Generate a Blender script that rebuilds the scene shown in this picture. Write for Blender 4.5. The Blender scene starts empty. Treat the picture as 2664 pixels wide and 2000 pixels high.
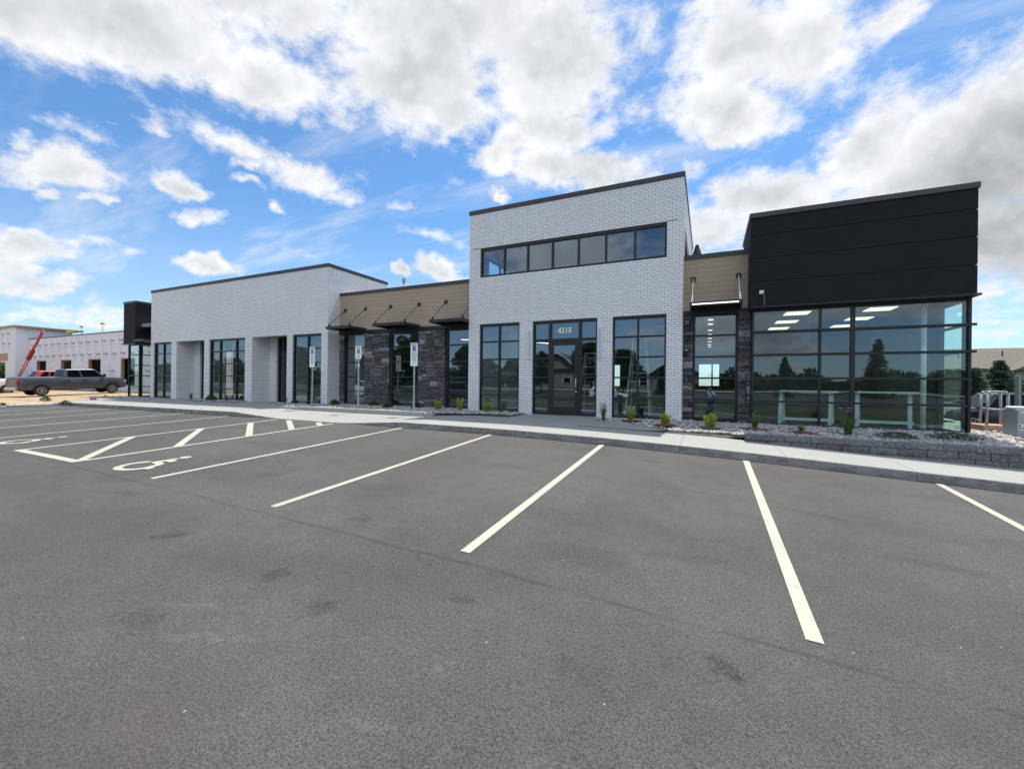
import bpy, bmesh, math, random
import numpy as np
from mathutils import Vector, Matrix
R = math.radians
SC = bpy.context.scene
COL = SC.collection
random.seed(7); RNG = np.random.default_rng(7)

# ------------------------------------------------------------------ camera
YAW, PITCH, ROLL, FPX, CAMH = 0.4371, 0.0002, 0.0117, 1090.7, 1.8385
fwd = Vector((-math.sin(YAW)*math.cos(PITCH), math.cos(YAW)*math.cos(PITCH), math.sin(PITCH)))
rgt = Vector((math.cos(YAW), math.sin(YAW), 0)); upv = rgt.cross(fwd)
r2 = rgt*math.cos(ROLL)+upv*math.sin(ROLL); u2 = upv*math.cos(ROLL)-rgt*math.sin(ROLL)
cd = bpy.data.cameras.new('camera'); cam = bpy.data.objects.new('camera', cd); COL.objects.link(cam)
cd.sensor_width = 36; cd.lens = 36*FPX/2664; cd.clip_end = 9000; cd.clip_start = .05
cam.matrix_world = Matrix(((r2.x, u2.x, -fwd.x, 0), (r2.y, u2.y, -fwd.y, 0), (r2.z, u2.z, -fwd.z, CAMH), (0, 0, 0, 1)))
SC.camera = cam
SC.view_settings.view_transform = 'Standard'; SC.view_settings.look = 'None'
SC.view_settings.exposure = 0.85; SC.view_settings.gamma = 1
SC.render.engine = 'CYCLES'
SC.cycles.max_bounces = 8; SC.cycles.transparent_max_bounces = 16; SC.cycles.glossy_bounces = 4; SC.cycles.diffuse_bounces = 4
SC.cycles.caustics_reflective = False; SC.cycles.caustics_refractive = False; SC.cycles.sample_clamp_indirect = 6
SC.cycles.use_denoising = True

# ------------------------------------------------------------------ sun
SUNV = Vector((0.30, 3.38, 7.5)).normalized()
sd = bpy.data.lights.new('sun', 'SUN'); sd.energy = 3.3; sd.angle = R(.53); sd.color = (1, .95, .87)
so = bpy.data.objects.new('sun', sd); COL.objects.link(so); so.rotation_euler = SUNV.to_track_quat('Z', 'Y').to_euler()
so.location = (0, 0, 40)

# ------------------------------------------------------------------ node helpers
class NT:
    def __init__(s, tree): s.t = tree; s.n = tree.nodes; s.l = tree.links
    def add(s, typ, **k):
        n = s.n.new(typ)
        for a, v in k.items():
            if a.startswith('i_'):
                key = a[2:]; key = int(key) if key.isdigit() else key.replace('_', ' ')
                s.put(n.inputs[key], v)
            else: setattr(n, a, v)
        return n
    def put(s, inp, v):
        if isinstance(v, bpy.types.NodeSocket): s.l.new(v, inp)
        else: inp.default_value = v
    def math(s, op, a, b=0., c=None, clamp=False):
        n = s.n.new('ShaderNodeMath'); n.operation = op; n.use_clamp = clamp
        s.put(n.inputs[0], a); s.put(n.inputs[1], b)
        if c is not None: s.put(n.inputs[2], c)
        return n.outputs[0]
    def vmath(s, op, a, b=None, o=0):
        n = s.n.new('ShaderNodeVectorMath'); n.operation = op; s.put(n.inputs[0], a)
        if b is not None: s.put(n.inputs[1], b)
        return n.outputs[o]
    def mix(s, f, a, b, typ='MIX'):
        n = s.n.new('ShaderNodeMix'); n.data_type = 'RGBA'; n.blend_type = typ
        s.put(n.inputs[0], f); s.put(n.inputs[6], a); s.put(n.inputs[7], b); return n.outputs[2]
    def noise(s, vec, scale, detail=4, rough=.5, dist=0., col=False):
        n = s.n.new('ShaderNodeTexNoise'); s.put(n.inputs['Vector'], vec); n.inputs['Scale'].default_value = scale
        n.inputs['Detail'].default_value = detail; n.inputs['Roughness'].default_value = rough; n.inputs['Distortion'].default_value = dist
        return n.outputs['Color' if col else 'Fac']
    def ramp(s, f, lo, hi, a=0., b=1., smooth=True):
        n = s.n.new('ShaderNodeMapRange'); n.interpolation_type = 'SMOOTHSTEP' if smooth else 'LINEAR'
        s.put(n.inputs[0], f); s.put(n.inputs[1], lo); s.put(n.inputs[2], hi); s.put(n.inputs[3], a); s.put(n.inputs[4], b); return n.outputs[0]
    def sep(s, v):
        n = s.n.new('ShaderNodeSeparateXYZ'); s.put(n.inputs[0], v); return n.outputs
    def comb(s, x, y, z):
        n = s.n.new('ShaderNodeCombineXYZ'); s.put(n.inputs[0], x); s.put(n.inputs[1], y); s.put(n.inputs[2], z); return n.outputs[0]
    def mapv(s, v, loc=(0, 0, 0), rot=(0, 0, 0), scale=(1, 1, 1), typ='POINT'):
        n = s.n.new('ShaderNodeMapping'); n.vector_type = typ; s.put(n.inputs[0], v)
        n.inputs[1].default_value = loc; n.inputs[2].default_value = rot; n.inputs[3].default_value = scale; return n.outputs[0]

# ------------------------------------------------------------------ world: physical sky and clouds
W = bpy.data.worlds.new('World'); SC.world = W; W.use_nodes = True
W.node_tree.nodes.clear(); w = NT(W.node_tree)
sky = w.add('ShaderNodeTexSky', sky_type='NISHITA', sun_disc=False, sun_elevation=R(66.8), sun_rotation=R(3.0), air_density=1.0, dust_density=.35, ozone_density=2.2)
SKYK = 0.086
tc = w.add('ShaderNodeTexCoord'); D = tc.outputs['Generated']
dx, dy, dz = w.sep(D)
az = w.math('MULTIPLY', w.math('ARCTAN2', dx, dy), 57.2958)
el = w.math('MULTIPLY', w.math('ARCSINE', dz), 57.2958)
P = w.comb(az, el, 0.)
plane = w.vmath('DIVIDE', D, w.comb(*(w.math('ADD', w.math('MAXIMUM', dz, 0.), .16),)*3))
wob = w.vmath('SUBTRACT', w.noise(D, 5., 3, .5, col=True), (.5, .5, .5))
PW = w.vmath('ADD', P, w.vmath('MULTIPLY', wob, (5.0, 3.0, 0.)))
wob2 = w.vmath('SUBTRACT', w.noise(D, 19., 4, .55, col=True), (.5, .5, .5))
PW = w.vmath('ADD', PW, w.vmath('MULTIPLY', wob2, (4.6, 3.0, 0.)))
BLOBS = [(-67.7,31.7,13.01,3.64,-168.0,1),(-55.8,32.0,7.65,2.56,-172.0,1),(-74.4,29.5,5.84,2.26,-160.0,1),(-38.9,35.4,10.07,4.82,-176.0,1),(-33.4,32.5,5.22,2.47,180.0,1),(-33.9,40.6,17.24,4.68,-175.0,1),(-55.9,37.0,7.34,2.65,-161.0,1),(-20.8,37.9,8.5,6.48,175.0,1),(-19.1,31.2,5.95,2.07,177.0,1),(-16.0,26.9,9.89,2.35,174.0,1),(-24.5,30.4,4.74,1.41,-180.0,0.9),(3.4,35.9,6.09,4.04,156.0,1),(8.8,34.8,6.34,3.63,154.0,0.95),(1.8,30.4,6.22,2.86,165.0,1),(1.1,28.2,5.01,1.28,164.0,0.8),(16.8,33.5,2.73,1.19,160.0,0.75),(-0.9,39.6,3.24,1.0,167.0,0.8),(21.2,19.4,9.17,6.82,-169.0,1),(26.0,21.4,5.75,4.07,118.0,1),(6.5,21.2,6.97,2.55,170.0,1),(21.2,13.6,14.16,6.02,165.0,0.9),(1.2,18.4,7.76,5.02,166.0,0.7),(15.5,23.6,4.28,2.92,-143.0,1),(-72.7,18.7,3.71,1.66,-167.0,1),(-75.1,20.3,1.18,0.71,179.0,0.8),(-72.8,16.3,1.37,0.74,-168.0,0.8),(-70.2,16.9,0.88,0.66,-128.0,0.8),(-64.3,19.6,2.07,1.19,173.0,1),(-60.0,25.4,3.81,1.48,176.0,0.85),(-58.6,23.8,1.49,0.84,-159.0,0.7),(-52.0,24.0,4.14,1.6,178.0,0.85),(-47.3,22.3,2.55,1.01,-179.0,0.6),(-65.9,24.7,1.31,0.82,-174.0,0.6),(-71.8,22.4,3.18,0.72,-176.0,0.6),(-62.4,16.9,1.77,0.8,-179.0,0.9),(-54.9,19.6,0.91,0.68,-166.0,0.7),(-39.9,21.8,2.21,0.63,-178.0,0.6),(-58.6,22.0,1.62,0.53,171.0,0.7),(-61.7,12.5,2.31,0.93,179.0,1),(-74.1,11.4,2.84,1.4,-176.0,0.95),(-74.6,9.7,1.72,1.2,-175.0,0.9),(-27.1,28.2,2.69,1.84,-178.0,1),(-26.4,24.6,1.58,0.89,-179.0,1),(-32.0,25.2,3.43,1.28,-176.0,0.5),(-39.9,15.0,1.29,0.98,-180.0,1),(-35.6,14.9,2.66,1.29,170.0,1),(-74.2,8.6,2.95,1.3,180.0,0.9),(-72.8,5.9,3.71,1.01,-178.0,0.7),(-69.3,5.7,2.94,1.16,-173.0,0.7),(25.0,9.8,3.25,2.28,158.0,0.6),(22.6,5.2,4.06,2.94,170.0,0.6),(1.4,18.4,6.16,3.02,170.0,0.8),(-70.2,12.7,5.17,0.64,-177.0,0.45),(-35.1,18.8,6.08,1.13,175.0,0.45),(-8.4,39.1,2.7,2.12,156.0,0.45),(-8.3,32.1,3.25,2.34,164.0,0.45),(-52.4,15.4,2.97,0.74,-180.0,0.55),(-48.8,29.8,6.55,1.38,175.0,0.45),(-1.5,25.2,2.97,1.4,168.0,0.6),(-162.5,16.5,9.,3.4,0.,1.)]
acc = None
for (a, e, sx, sy, rot, wt) in BLOBS:
    m = w.mapv(PW, (a, e, 0), (0, 0, R(rot)), (sx, sy, 1), 'TEXTURE')
    f = w.vmath('LENGTH', m, o=1)
    f = w.math('MULTIPLY', w.math('EXPONENT', w.math('MULTIPLY', w.math('MULTIPLY', f, f), -.55)), wt)
    if acc is None: acc = f
    else:
        n = w.n.new('ShaderNodeMath'); n.operation = 'SMOOTH_MAX'; w.l.new(acc, n.inputs[0]); w.l.new(f, n.inputs[1]); n.inputs[2].default_value = .15; acc = n.outputs[0]
# clouds all round: behind and beyond the side of the view a broken cumulus field
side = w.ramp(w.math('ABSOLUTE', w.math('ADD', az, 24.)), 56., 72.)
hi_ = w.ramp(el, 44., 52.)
gen = w.ramp(w.noise(plane, .9, 5, .55), .46, .66, .1, 1., False)
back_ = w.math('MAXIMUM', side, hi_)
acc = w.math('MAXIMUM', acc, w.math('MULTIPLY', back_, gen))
n1 = w.noise(D, 8., 10, .62, .3); n2 = w.noise(plane, 3.2, 8, .62); n3 = w.noise(w.mapv(D, scale=(1, 1, 1.7)), 26., 7, .65)
dn = w.math('ADD', w.math('MULTIPLY', w.math('SUBTRACT', n1, .5), 1.3), w.math('MULTIPLY', w.math('SUBTRACT', n2, .5), 1.1))
dn = w.math('ADD', dn, w.math('MULTIPLY', w.math('SUBTRACT', n3, .5), 1.15))
dens = w.math('ADD', w.math('MULTIPLY', acc, 1.5), dn)
cov = w.ramp(dens, .40, 1.22)
wisp = w.math('MULTIPLY', w.ramp(w.noise(w.mapv(plane, rot=(0, 0, .5), scale=(.8, 3.2, 1)), 1.2, 6, .6), .46, .74), .50)
haze = w.ramp(el, 0., 24., .30, 0.)
cov = w.math('MAXIMUM', cov, w.math('MAXIMUM', wisp, haze))
# cloud body: thick parts turn grey, rims stay bright
thick = w.ramp(w.math('ADD', acc, w.math('MULTIPLY', w.math('SUBTRACT', w.noise(D, 4., 5, .5), .5), 1.2)), .62, 1.25)
bump = w.ramp(w.math('SUBTRACT', w.noise(D, 9., 6, .55), w.noise(w.vmath('ADD', D, (0, -.004, .022)), 9., 6, .55)), -.07, .07, -1, 1, False)
lum = w.math('ADD', w.math('SUBTRACT', .545, w.math('MULTIPLY', thick, .155)), w.math('MULTIPLY', bump, .035))
gq = w.vmath('LENGTH', w.mapv(PW, (30., 15., 0), (0, 0, R(-25)), (15., 9., 1), 'TEXTURE'), o=1)
lum = w.math('SUBTRACT', lum, w.ramp(gq, .35, 1.15, .15, 0.))
lum = w.math('MULTIPLY', lum, w.math('MULTIPLY_ADD', w.math('MULTIPLY', back_, w.ramp(el, 20., 38.)), 3.1, 1.))  # clouds outside the view made extra bright, added fill for the shaded facade
ccol = w.mix(thick, (.985, .995, 1.02, 1), (.92, .97, 1.02, 1))
cem = w.mix(1., ccol, w.comb(lum, lum, lum), 'MULTIPLY')
skyc = w.mix(1., sky.outputs[0], (SKYK*.62, SKYK*.91, SKYK*1.10, 1), 'MULTIPLY')
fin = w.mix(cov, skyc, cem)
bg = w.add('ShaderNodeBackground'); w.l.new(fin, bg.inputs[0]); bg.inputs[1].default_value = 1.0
wo = w.add('ShaderNodeOutputWorld'); w.l.new(bg.outputs[0], wo.inputs[0])
W.cycles.sampling_method = 'MANUAL'; W.cycles.sample_map_resolution = 512

# ------------------------------------------------------------------ materials
def newmat(name):
    m = bpy.data.materials.new(name); m.use_nodes = True; m.node_tree.nodes.clear()
    t = NT(m.node_tree); out = t.add('ShaderNodeOutputMaterial'); b = t.add('ShaderNodeBsdfPrincipled'); t.l.new(b.outputs[0], out.inputs[0])
    return m, t, b, out
def uvn(t): return t.add('ShaderNodeUVMap').outputs[0]
def simple(name, col, rough=.6, metal=0., var=.12, nscale=6., bump=0., bscale=60., spec=.5, coat=0.):
    m, t, b, out = newmat(name)
    v = t.add('ShaderNodeTexCoord').outputs['Object']
    n = t.noise(v, nscale, 4)
    c = t.mix(n, tuple(x*(1-var) for x in col)+(1,), tuple(min(1, x*(1+var)) for x in col)+(1,))
    t.l.new(c, b.inputs['Base Color']); b.inputs['Metallic'].default_value = metal
    t.l.new(t.ramp(t.noise(v, nscale*2.3, 3), .2, .8, rough*.88, min(1, rough*1.12)), b.inputs['Roughness'])
    b.inputs['Specular IOR Level'].default_value = spec
    if coat: b.inputs['Coat Weight'].default_value = coat; b.inputs['Coat Roughness'].default_value = .04
    if bump:
        bn = t.add('ShaderNodeBump', i_Strength=bump, i_Distance=.01); t.l.new(t.noise(v, bscale, 4), bn.inputs['Height']); t.l.new(bn.outputs[0], b.inputs['Normal'])
    return m
M = {}
M['dark_metal'] = simple('dark_metal', (.017, .016, .017), .42, 0, .2, 3)
M['coping'] = simple('coping_metal', (.045, .038, .042), .4, 0, .2, 2)
M['black_metal'] = simple('black_metal', (.012, .012, .013), .4)
M['galv'] = simple('galvanized_steel', (.36, .375, .37), .55, .2, .2, 12)
M['alu'] = simple('aluminium', (.75, .78, .78), .5, .1, .12, 12)
M['white_paint'] = simple('white_paint', (.78, .79, .78), .5)
M['sign_white'] = simple('sign_sheet', (.78, .83, .80), .4)
M['sign_green'] = simple('sign_green', (.02, .22, .12), .5)
M['sign_blue'] = simple('sign_blue', (.01, .05, .36), .45)
M['sign_red'] = simple('sign_red', (.62, .10, .03), .5)
M['concrete_grey'] = simple('concrete_grey', (.34, .34, .325), .85, 0, .15, 5, .3, 80)
M['roof'] = simple('roof_membrane', (.25, .25, .25), .8)
M['inner_wall'] = simple('interior_wall', (.20, .21, .22), .8, 0, .06)
M['inner_floor'] = simple('interior_concrete', (.11, .11, .105), .6, 0, .25, 1.2)
M['ceiling'] = simple('interior_ceiling', (.42, .44, .45), .9, 0, .05)
M['timber'] = simple('raw_timber', (.44, .27, .17), .8, 0, .2, 8)
M['timber_w'] = simple('white_timber', (.84, .86, .84), .6, 0, .08, 8)
M['red'] = simple('red_paint', (.45, .03, .025), .45, 0, .2)
M['yellow'] = simple('yellow_cloth', (.75, .65, .05), .7)
M['tyre'] = simple('tyre_rubber', (.018, .018, .018), .85)
M['rim'] = simple('wheel_alloy', (.5, .5, .5), .35, .8)
M['underbody'] = simple('underbody', (.008, .008, .008), .9)
M['car_grey'] = simple('paint_dark_grey', (.075, .080, .090), .32, .35, .08, 3, coat=.35)
M['car_blue'] = simple('paint_navy', (.010, .016, .038), .3, .1, .08, 3, coat=.35)
M['car_white'] = simple('paint_white', (.72, .73, .74), .35, 0, .04, 3, coat=.6)
M['car_red'] = simple('paint_red', (.42, .02, .015), .35, 0, .08, 3, coat=.7)
M['lamp_red'] = simple('tail_lamp_red', (.30, .01, .01), .2)
M['lamp_clear'] = simple('lamp_clear', (.6, .6, .58), .15)
M['chrome'] = simple('chrome', (.6, .6, .62), .2, 1.)
M['letter'] = simple('printed_ink', (.20, .22, .30), .8)
M['ink_red'] = simple('printed_red', (.5, .25, .27), .8)
M['bark'] = simple('bark', (.10, .075, .05), .9, 0, .3, 9, .4, 20)
M['skin'] = simple('skin', (.55, .33, .24), .55)
M['shirt'] = simple('shirt_pale_blue', (.42, .52, .66), .85)
M['jeans'] = simple('denim', (.03, .05, .11), .9)
M['hair'] = simple('hair', (.03, .02, .015), .8)
M['shingle'] = simple('roof_shingle', (.135, .115, .095), .9, 0, .2, 1.5, .2, 8)
M['tan_siding'] = simple('tan_siding', (.25, .215, .165), .8, 0, .08, 2)
M['mulch'] = simple('mulch', (.16, .06, .03), .95, 0, .4, 30, .5, 80)
M['diffuser'] = simple('lamp_diffuser', (.50, .56, .62), .4)

def glow(name, col, s):
    m, t, b, out = newmat(name); b.inputs['Base Color'].default_value = (.8, .8, .8, 1)
    b.inputs['Emission Color'].default_value = col+(1,); b.inputs['Emission Strength'].default_value = s; return m
M['panel_light'] = glow('lit_ceiling_panel', (1, .93, .74), .75)
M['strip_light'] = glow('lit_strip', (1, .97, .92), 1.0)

def glass(name, tint, base=.10, k=1.6):
    m, t, b, out = newmat(name); t.n.remove(b)
    ge = t.add('ShaderNodeNewGeometry'); cs = t.math('ABSOLUTE', t.vmath('DOT_PRODUCT', ge.outputs['Normal'], ge.outputs['Incoming'], o=1))
    fr = t.math('MULTIPLY_ADD', t.math('POWER', t.math('SUBTRACT', 1., cs, clamp=True), 5.), .96, .04)
    f = t.math('MULTIPLY_ADD', fr, k, base, clamp=True)
    g = t.add('ShaderNodeBsdfGlossy', i_Color=(.72, .86, 1.0, 1), i_Roughness=0.0)
    g.inputs['Roughness'].default_value = 0.0
    v = t.add('ShaderNodeTexCoord').outputs['Object']
    bn = t.add('ShaderNodeBump', i_Strength=.045, i_Distance=.06); t.l.new(t.noise(v, .8, 1), bn.inputs['Height']); t.l.new(bn.outputs[0], g.inputs['Normal'])
    tr = t.add('ShaderNodeBsdfTransparent', i_Color=tint+(1,))
    mx = t.add('ShaderNodeMixShader'); t.l.new(f, mx.inputs[0]); t.l.new(tr.outputs[0], mx.inputs[1]); t.l.new(g.outputs[0], mx.inputs[2])
    t.l.new(mx.outputs[0], out.inputs[0]); return m
M['glass'] = glass('window_glass', (.82, .90, .90), .15, 1.3)
M['glass_clear'] = glass('corner_glass', (.78, .95, .90), .10, 1.1)
M['car_glass'] = glass('vehicle_glass', (.16, .19, .20), -.015, .55)

# white painted brick with dark joints
def brick_mat():
    m, t, b, out = newmat('white_painted_brick'); uv = uvn(t)
    wv = t.vmath('SUBTRACT', t.noise(uv, 9, 3, .5, col=True), (.5, .5, .5))
    v = t.vmath('ADD', uv, t.vmath('MULTIPLY', wv, (.012, .010, 0)))
    br = t.add('ShaderNodeTexBrick', offset=.5, squash=1.0)
    t.l.new(v, br.inputs['Vector']); br.inputs['Scale'].default_value = 1
    br.inputs['Brick Width'].default_value = .205; br.inputs['Row Height'].default_value = .0715
    br.inputs['Mortar Size'].default_value = .0062; br.inputs['Mortar Smooth'].default_value = .25; br.inputs['Bias'].default_value = 0
    br.inputs['Color1'].default_value = (.83, .83, .83, 1); br.inputs['Color2'].default_value = (.92, .915, .91, 1); br.inputs['Mortar'].default_value = (.27, .265, .27, 1)
    big = t.noise(uv, .35, 4, .6)
    c = t.mix(t.ramp(big, .35, .7, 0., .22), br.outputs[0], (.60, .57, .54, 1))
    c = t.mix(t.ramp(t.noise(t.mapv(uv, scale=(1.6, .25, 1)), 1.4, 5, .65), .52, .8, 0., .18), c, (.48, .47, .46, 1))
    # small chips and holes that show dark, gathered in patches
    vo = t.add('ShaderNodeTexVoronoi', i_Scale=9.); t.l.new(uv, vo.inputs['Vector'])
    chip = t.math('MULTIPLY', t.math('LESS_THAN', vo.outputs['Distance'], .13), t.math('GREATER_THAN', t.noise(uv, .9, 2), .60))
    chip = t.math('MULTIPLY', chip, t.math('GREATER_THAN', t.noise(uv, 5., 1), .52))
    c = t.mix(t.math('MULTIPLY', chip, .85), c, (.05, .045, .05, 1))
    # uneven brick edges
    c = t.mix(t.ramp(t.noise(uv, 38, 3), .60, .8, 0, .35), c, (.45, .45, .47, 1))
    t.l.new(c, b.inputs['Base Color']); b.inputs['Roughness'].default_value = .62
    h = t.math('ADD', t.math('MULTIPLY', t.math('SUBTRACT', 1., br.outputs[1]), 1.), t.math('MULTIPLY', t.noise(uv, 30, 4), .5))
    bn = t.add('ShaderNodeBump', i_Strength=.8, i_Distance=.012); t.l.new(h, bn.inputs['Height']); t.l.new(bn.outputs[0], b.inputs['Normal'])
    return m
M['brick'] = brick_mat()

def wood_mat():
    m, t, b, out = newmat('brown_wood_cladding'); uv = uvn(t)
    x, y, z = t.sep(uv)
    row = t.math('FLOOR', t.math('DIVIDE', y, .152)); fr = t.math('FRACT', t.math('DIVIDE', y, .152))
    g = t.noise(t.comb(t.math('ADD', t.math('MULTIPLY', x, 1.3), t.math('MULTIPLY', row, 7.7)), t.math('MULTIPLY', y, 46.), 0.), 1., 5, .6)
    wn = t.add('ShaderNodeTexWhiteNoise', noise_dimensions='1D'); t.l.new(row, wn.inputs['W'])
    c = t.mix(g, (.33, .24, .16, 1), (.56, .44, .32, 1))
    c = t.mix(t.math('MULTIPLY', wn.outputs[0], .22), c, (.26, .19, .13, 1))
    line = t.math('LESS_THAN', fr, .045)
    c = t.mix(t.math('MULTIPLY', line, .5), c, (.05, .022, .018, 1))
    vl = t.math('LESS_THAN', t.math('FRACT', t.math('DIVIDE', t.math('ADD', x, t.math('MULTIPLY', row, 1.37)), 3.66)), .002)
    c = t.mix(t.math('MULTIPLY', vl, .7), c, (.03, .022, .018, 1))
    t.l.new(c, b.inputs['Base Color']); b.inputs['Roughness'].default_value = .6
    bn = t.add('ShaderNodeBump', i_Strength=.5, i_Distance=.008); t.l.new(t.math('SUBTRACT', g, line), bn.inputs['Height']); t.l.new(bn.outputs[0], b.inputs['Normal'])
    return m
M['wood'] = wood_mat()

def attr_mat(name, rough=.85, nscale=18, bump=.6, amp=.5, bscale=40):
    m, t, b, out = newmat(name); a = t.add('ShaderNodeAttribute', attribute_name='Col'); v = t.add('ShaderNodeTexCoord').outputs['Object']
    n = t.noise(v, nscale, 5, .6)
    c = t.mix(1., a.outputs[0], t.comb(*(t.ramp(n, .25, .75, 1-amp, 1+amp*.6),)*3), 'MULTIPLY')
    t.l.new(c, b.inputs['Base Color']); b.inputs['Roughness'].default_value = rough
    bn = t.add('ShaderNodeBump', i_Strength=bump, i_Distance=.02); t.l.new(t.noise(v, bscale, 4, .6), bn.inputs['Height']); t.l.new(bn.outputs[0], b.inputs['Normal'])
    return m
M['stone'] = attr_mat('cut_stone', .8, 14, .9, .6, 22)
M['rock'] = attr_mat('river_rock', .75, 30, .3, .3, 40)
M['block'] = attr_mat('split_face_block', .9, 22, .9, .55, 30)

def panel_mat():
    m, t, b, out = newmat('black_stucco'); v = t.add('ShaderNodeTexCoord').outputs['Object']
    n = t.noise(v, 62, 4, .8); n2 = t.noise(v, 1.2, 4)
    c = t.mix(t.ramp(n, .3, .8), (.002, .0025, .003, 1), (.026, .030, .034, 1))
    c = t.mix(t.ramp(n2, .4, .8, 0, .3), c, (.020, .021, .022, 1))
    c = t.mix(t.ramp(n, .60, .72, 0, .8), c, (.062, .07, .075, 1))
    t.l.new(c, b.inputs['Base Color']); b.inputs['Roughness'].default_value = .8; b.inputs['Specular IOR Level'].default_value = .3
    bn = t.add('ShaderNodeBump', i_Strength=.9, i_Distance=.012); t.l.new(n, bn.inputs['Height']); t.l.new(bn.outputs[0], b.inputs['Normal'])
    return m
M['stucco'] = panel_mat()

def asphalt_mat(name='asphalt', joints=True):
    m, t, b, out = newmat(name); v = t.add('ShaderNodeTexCoord').outputs['Object']; x, y, z = t.sep(v)
    fine = t.noise(v, 190, 3, .7); mid = t.noise(v, 85, 4, .75); lo = t.noise(v, .45, 4, .55); md = t.noise(v, 3., 4, .6)
    c = t.mix(t.ramp(mid, .36, .62), (.031, .029, .027, 1), (.108, .100, .093, 1))
    c = t.mix(t.ramp(fine, .57, .70, 0, .65), c, (.27, .255, .235, 1))
    c = t.mix(t.ramp(fine, .32, .46, .95, 0), c, (.012, .0115, .011, 1))
    c = t.mix(1., c, t.comb(*(t.ramp(lo, .25, .75, .86, 1.16),)*3), 'MULTIPLY')
    c = t.mix(1., c, t.comb(*(t.ramp(md, .3, .7, .93, 1.07),)*3), 'MULTIPLY')
    # reddish dust low in the lot and pale scuffs
    c = t.mix(t.ramp(t.noise(t.vmath('ADD', v, (9, 3, 0)), .35, 3), .52, .75, 0, .30), c, (.085, .062, .058, 1))
    sc = t.math('MULTIPLY', t.ramp(t.noise(t.mapv(v, scale=(1, 2.5, 1)), 2.1, 6, .7), .62, .72), t.ramp(t.noise(v, .5, 2), .5, .6))
    c = t.mix(t.math('MULTIPLY', sc, .45), c, (.14, .135, .125, 1))
    # dark oily spots
    vo = t.add('ShaderNodeTexVoronoi', i_Scale=.42, i_Randomness=1.); t.l.new(t.vmath('ADD', t.mapv(v, scale=(1, 1.6, 1)), t.vmath('MULTIPLY', t.noise(v, 5, 4, .7, col=True), (.5, .5, 0))), vo.inputs['Vector'])
    sp = t.math('MULTIPLY', t.ramp(vo.outputs['Distance'], .06, .14, 1, 0), t.math('GREATER_THAN', t.sep(vo.outputs['Color'])[0], .45))
    c = t.mix(t.math('MULTIPLY', t.math('MULTIPLY', sp, t.ramp(mid, .35, .6, .9, .2)), .75), c, (.018, .018, .018, 1))
    # separate dark stains and pale scuffs left on the lot
    if joints:
        wv = t.vmath('ADD', v, t.vmath('MULTIPLY', t.vmath('SUBTRACT', t.noise(v, 7, 5, .7, col=True), (.5, .5, .5)), (.30, .30, 0)))
        for (sx_, sy_, ra, rb, ro, dk) in ((-3.29, 2.37, .13, .10, 20, 1), (-2.54, 2.22, .13, .08, -10, .8), (-4.95, 2.42, .20, .07, 40, 1), (.11, 2.87, .15, .06, -40, 1.2), (-1.66, 2.76, .10, .07, 0, .9), (-3.56, 3.6, .16, .08, 10, .8), (-7.05, 2.9, .22, .10, 10, .7), (-.76, 2.47, .10, .06, 0, .4), (1.98, 5.3, .5, .12, 0, .6), (-1.07, 3.9, .5, .25, 0, .5), (1.18, 6.34, .4, .06, -10, .6), (-.2, 4.3, .45, .12, 12, .5), (-6.2, 4.4, .3, .12, 30, .5), (-9.5, 2.0, .5, .1, 20, .6)):
            q = t.vmath('LENGTH', t.mapv(wv, (sx_, sy_, 0), (0, 0, R(ro)), (ra, rb, 99), 'TEXTURE'), o=1)
            c = t.mix(t.math('MULTIPLY', t.ramp(q, .55, 1.25, .62*dk, 0.), t.ramp(mid, .40, .62, 1.1, .35), clamp=True), c, (.016, .0155, .015, 1))
        for (sx_, sy_, ra, rb, ro, dk) in ((-2.85, 1.68, .40, .035, 28, .9), (-3.3, 1.85, .35, .03, 20, .7), (-.66, 1.78, .14, .10, 0, .9), (-1.58, 1.59, .22, .03, 25, .7), (-1.43, 2.09, .03, .03, 0, 1.), (-2.2, 1.95, .3, .025, 35, .6), (.5, 1.9, .25, .08, 0, .5)):
            q = t.vmath('LENGTH', t.mapv(wv, (sx_, sy_, 0), (0, 0, R(ro)), (ra, rb, 99), 'TEXTURE'), o=1)
            c = t.mix(t.math('MULTIPLY', t.ramp(q, .3, 1.7, .42*dk, 0.), t.ramp(t.noise(v, 38, 5, .75), .44, .60)), c, (.20, .19, .165, 1))
        # tyre tracks following the aisle, and a hairline crack
        trk = t.math('SINE', t.math('MULTIPLY', t.math('ADD', y, t.math('MULTIPLY', t.noise(t.comb(t.math('MULTIPLY', x, .12), t.math('MULTIPLY', y, .12), 0.), 1., 2), 3.)), 3.4))
        c = t.mix(t.math('MULTIPLY', t.ramp(trk, .3, 1., 0., .20), t.ramp(t.noise(v, .7, 3), .4, .6)), c, (.035, .033, .032, 1))
        cr = t.math('ABSOLUTE', t.math('SUBTRACT', t.math('ADD', t.math('MULTIPLY', x, .42), t.math('ADD', y, t.math('MULTIPLY', t.noise(v, 1.4, 6, .7), .9))), 2.6))
        c = t.mix(t.math('MULTIPLY', t.ramp(cr, .004, .014, .55, 0.), t.math('MULTIPLY', t.math('LESS_THAN', x, 3.), t.ramp(t.noise(v, .6, 2), .48, .56))), c, (.018, .017, .017, 1))
    # stray light specks
    v3 = t.add('ShaderNodeTexVoronoi', i_Scale=7.); t.l.new(v, v3.inputs['Vector'])
    c = t.mix(t.math('MULTIPLY', t.math('LESS_THAN', v3.outputs['Distance'], .05), t.math('GREATER_THAN', t.sep(v3.outputs['Color'])[1], .72)), c, (.3, .29, .26, 1))
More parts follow.
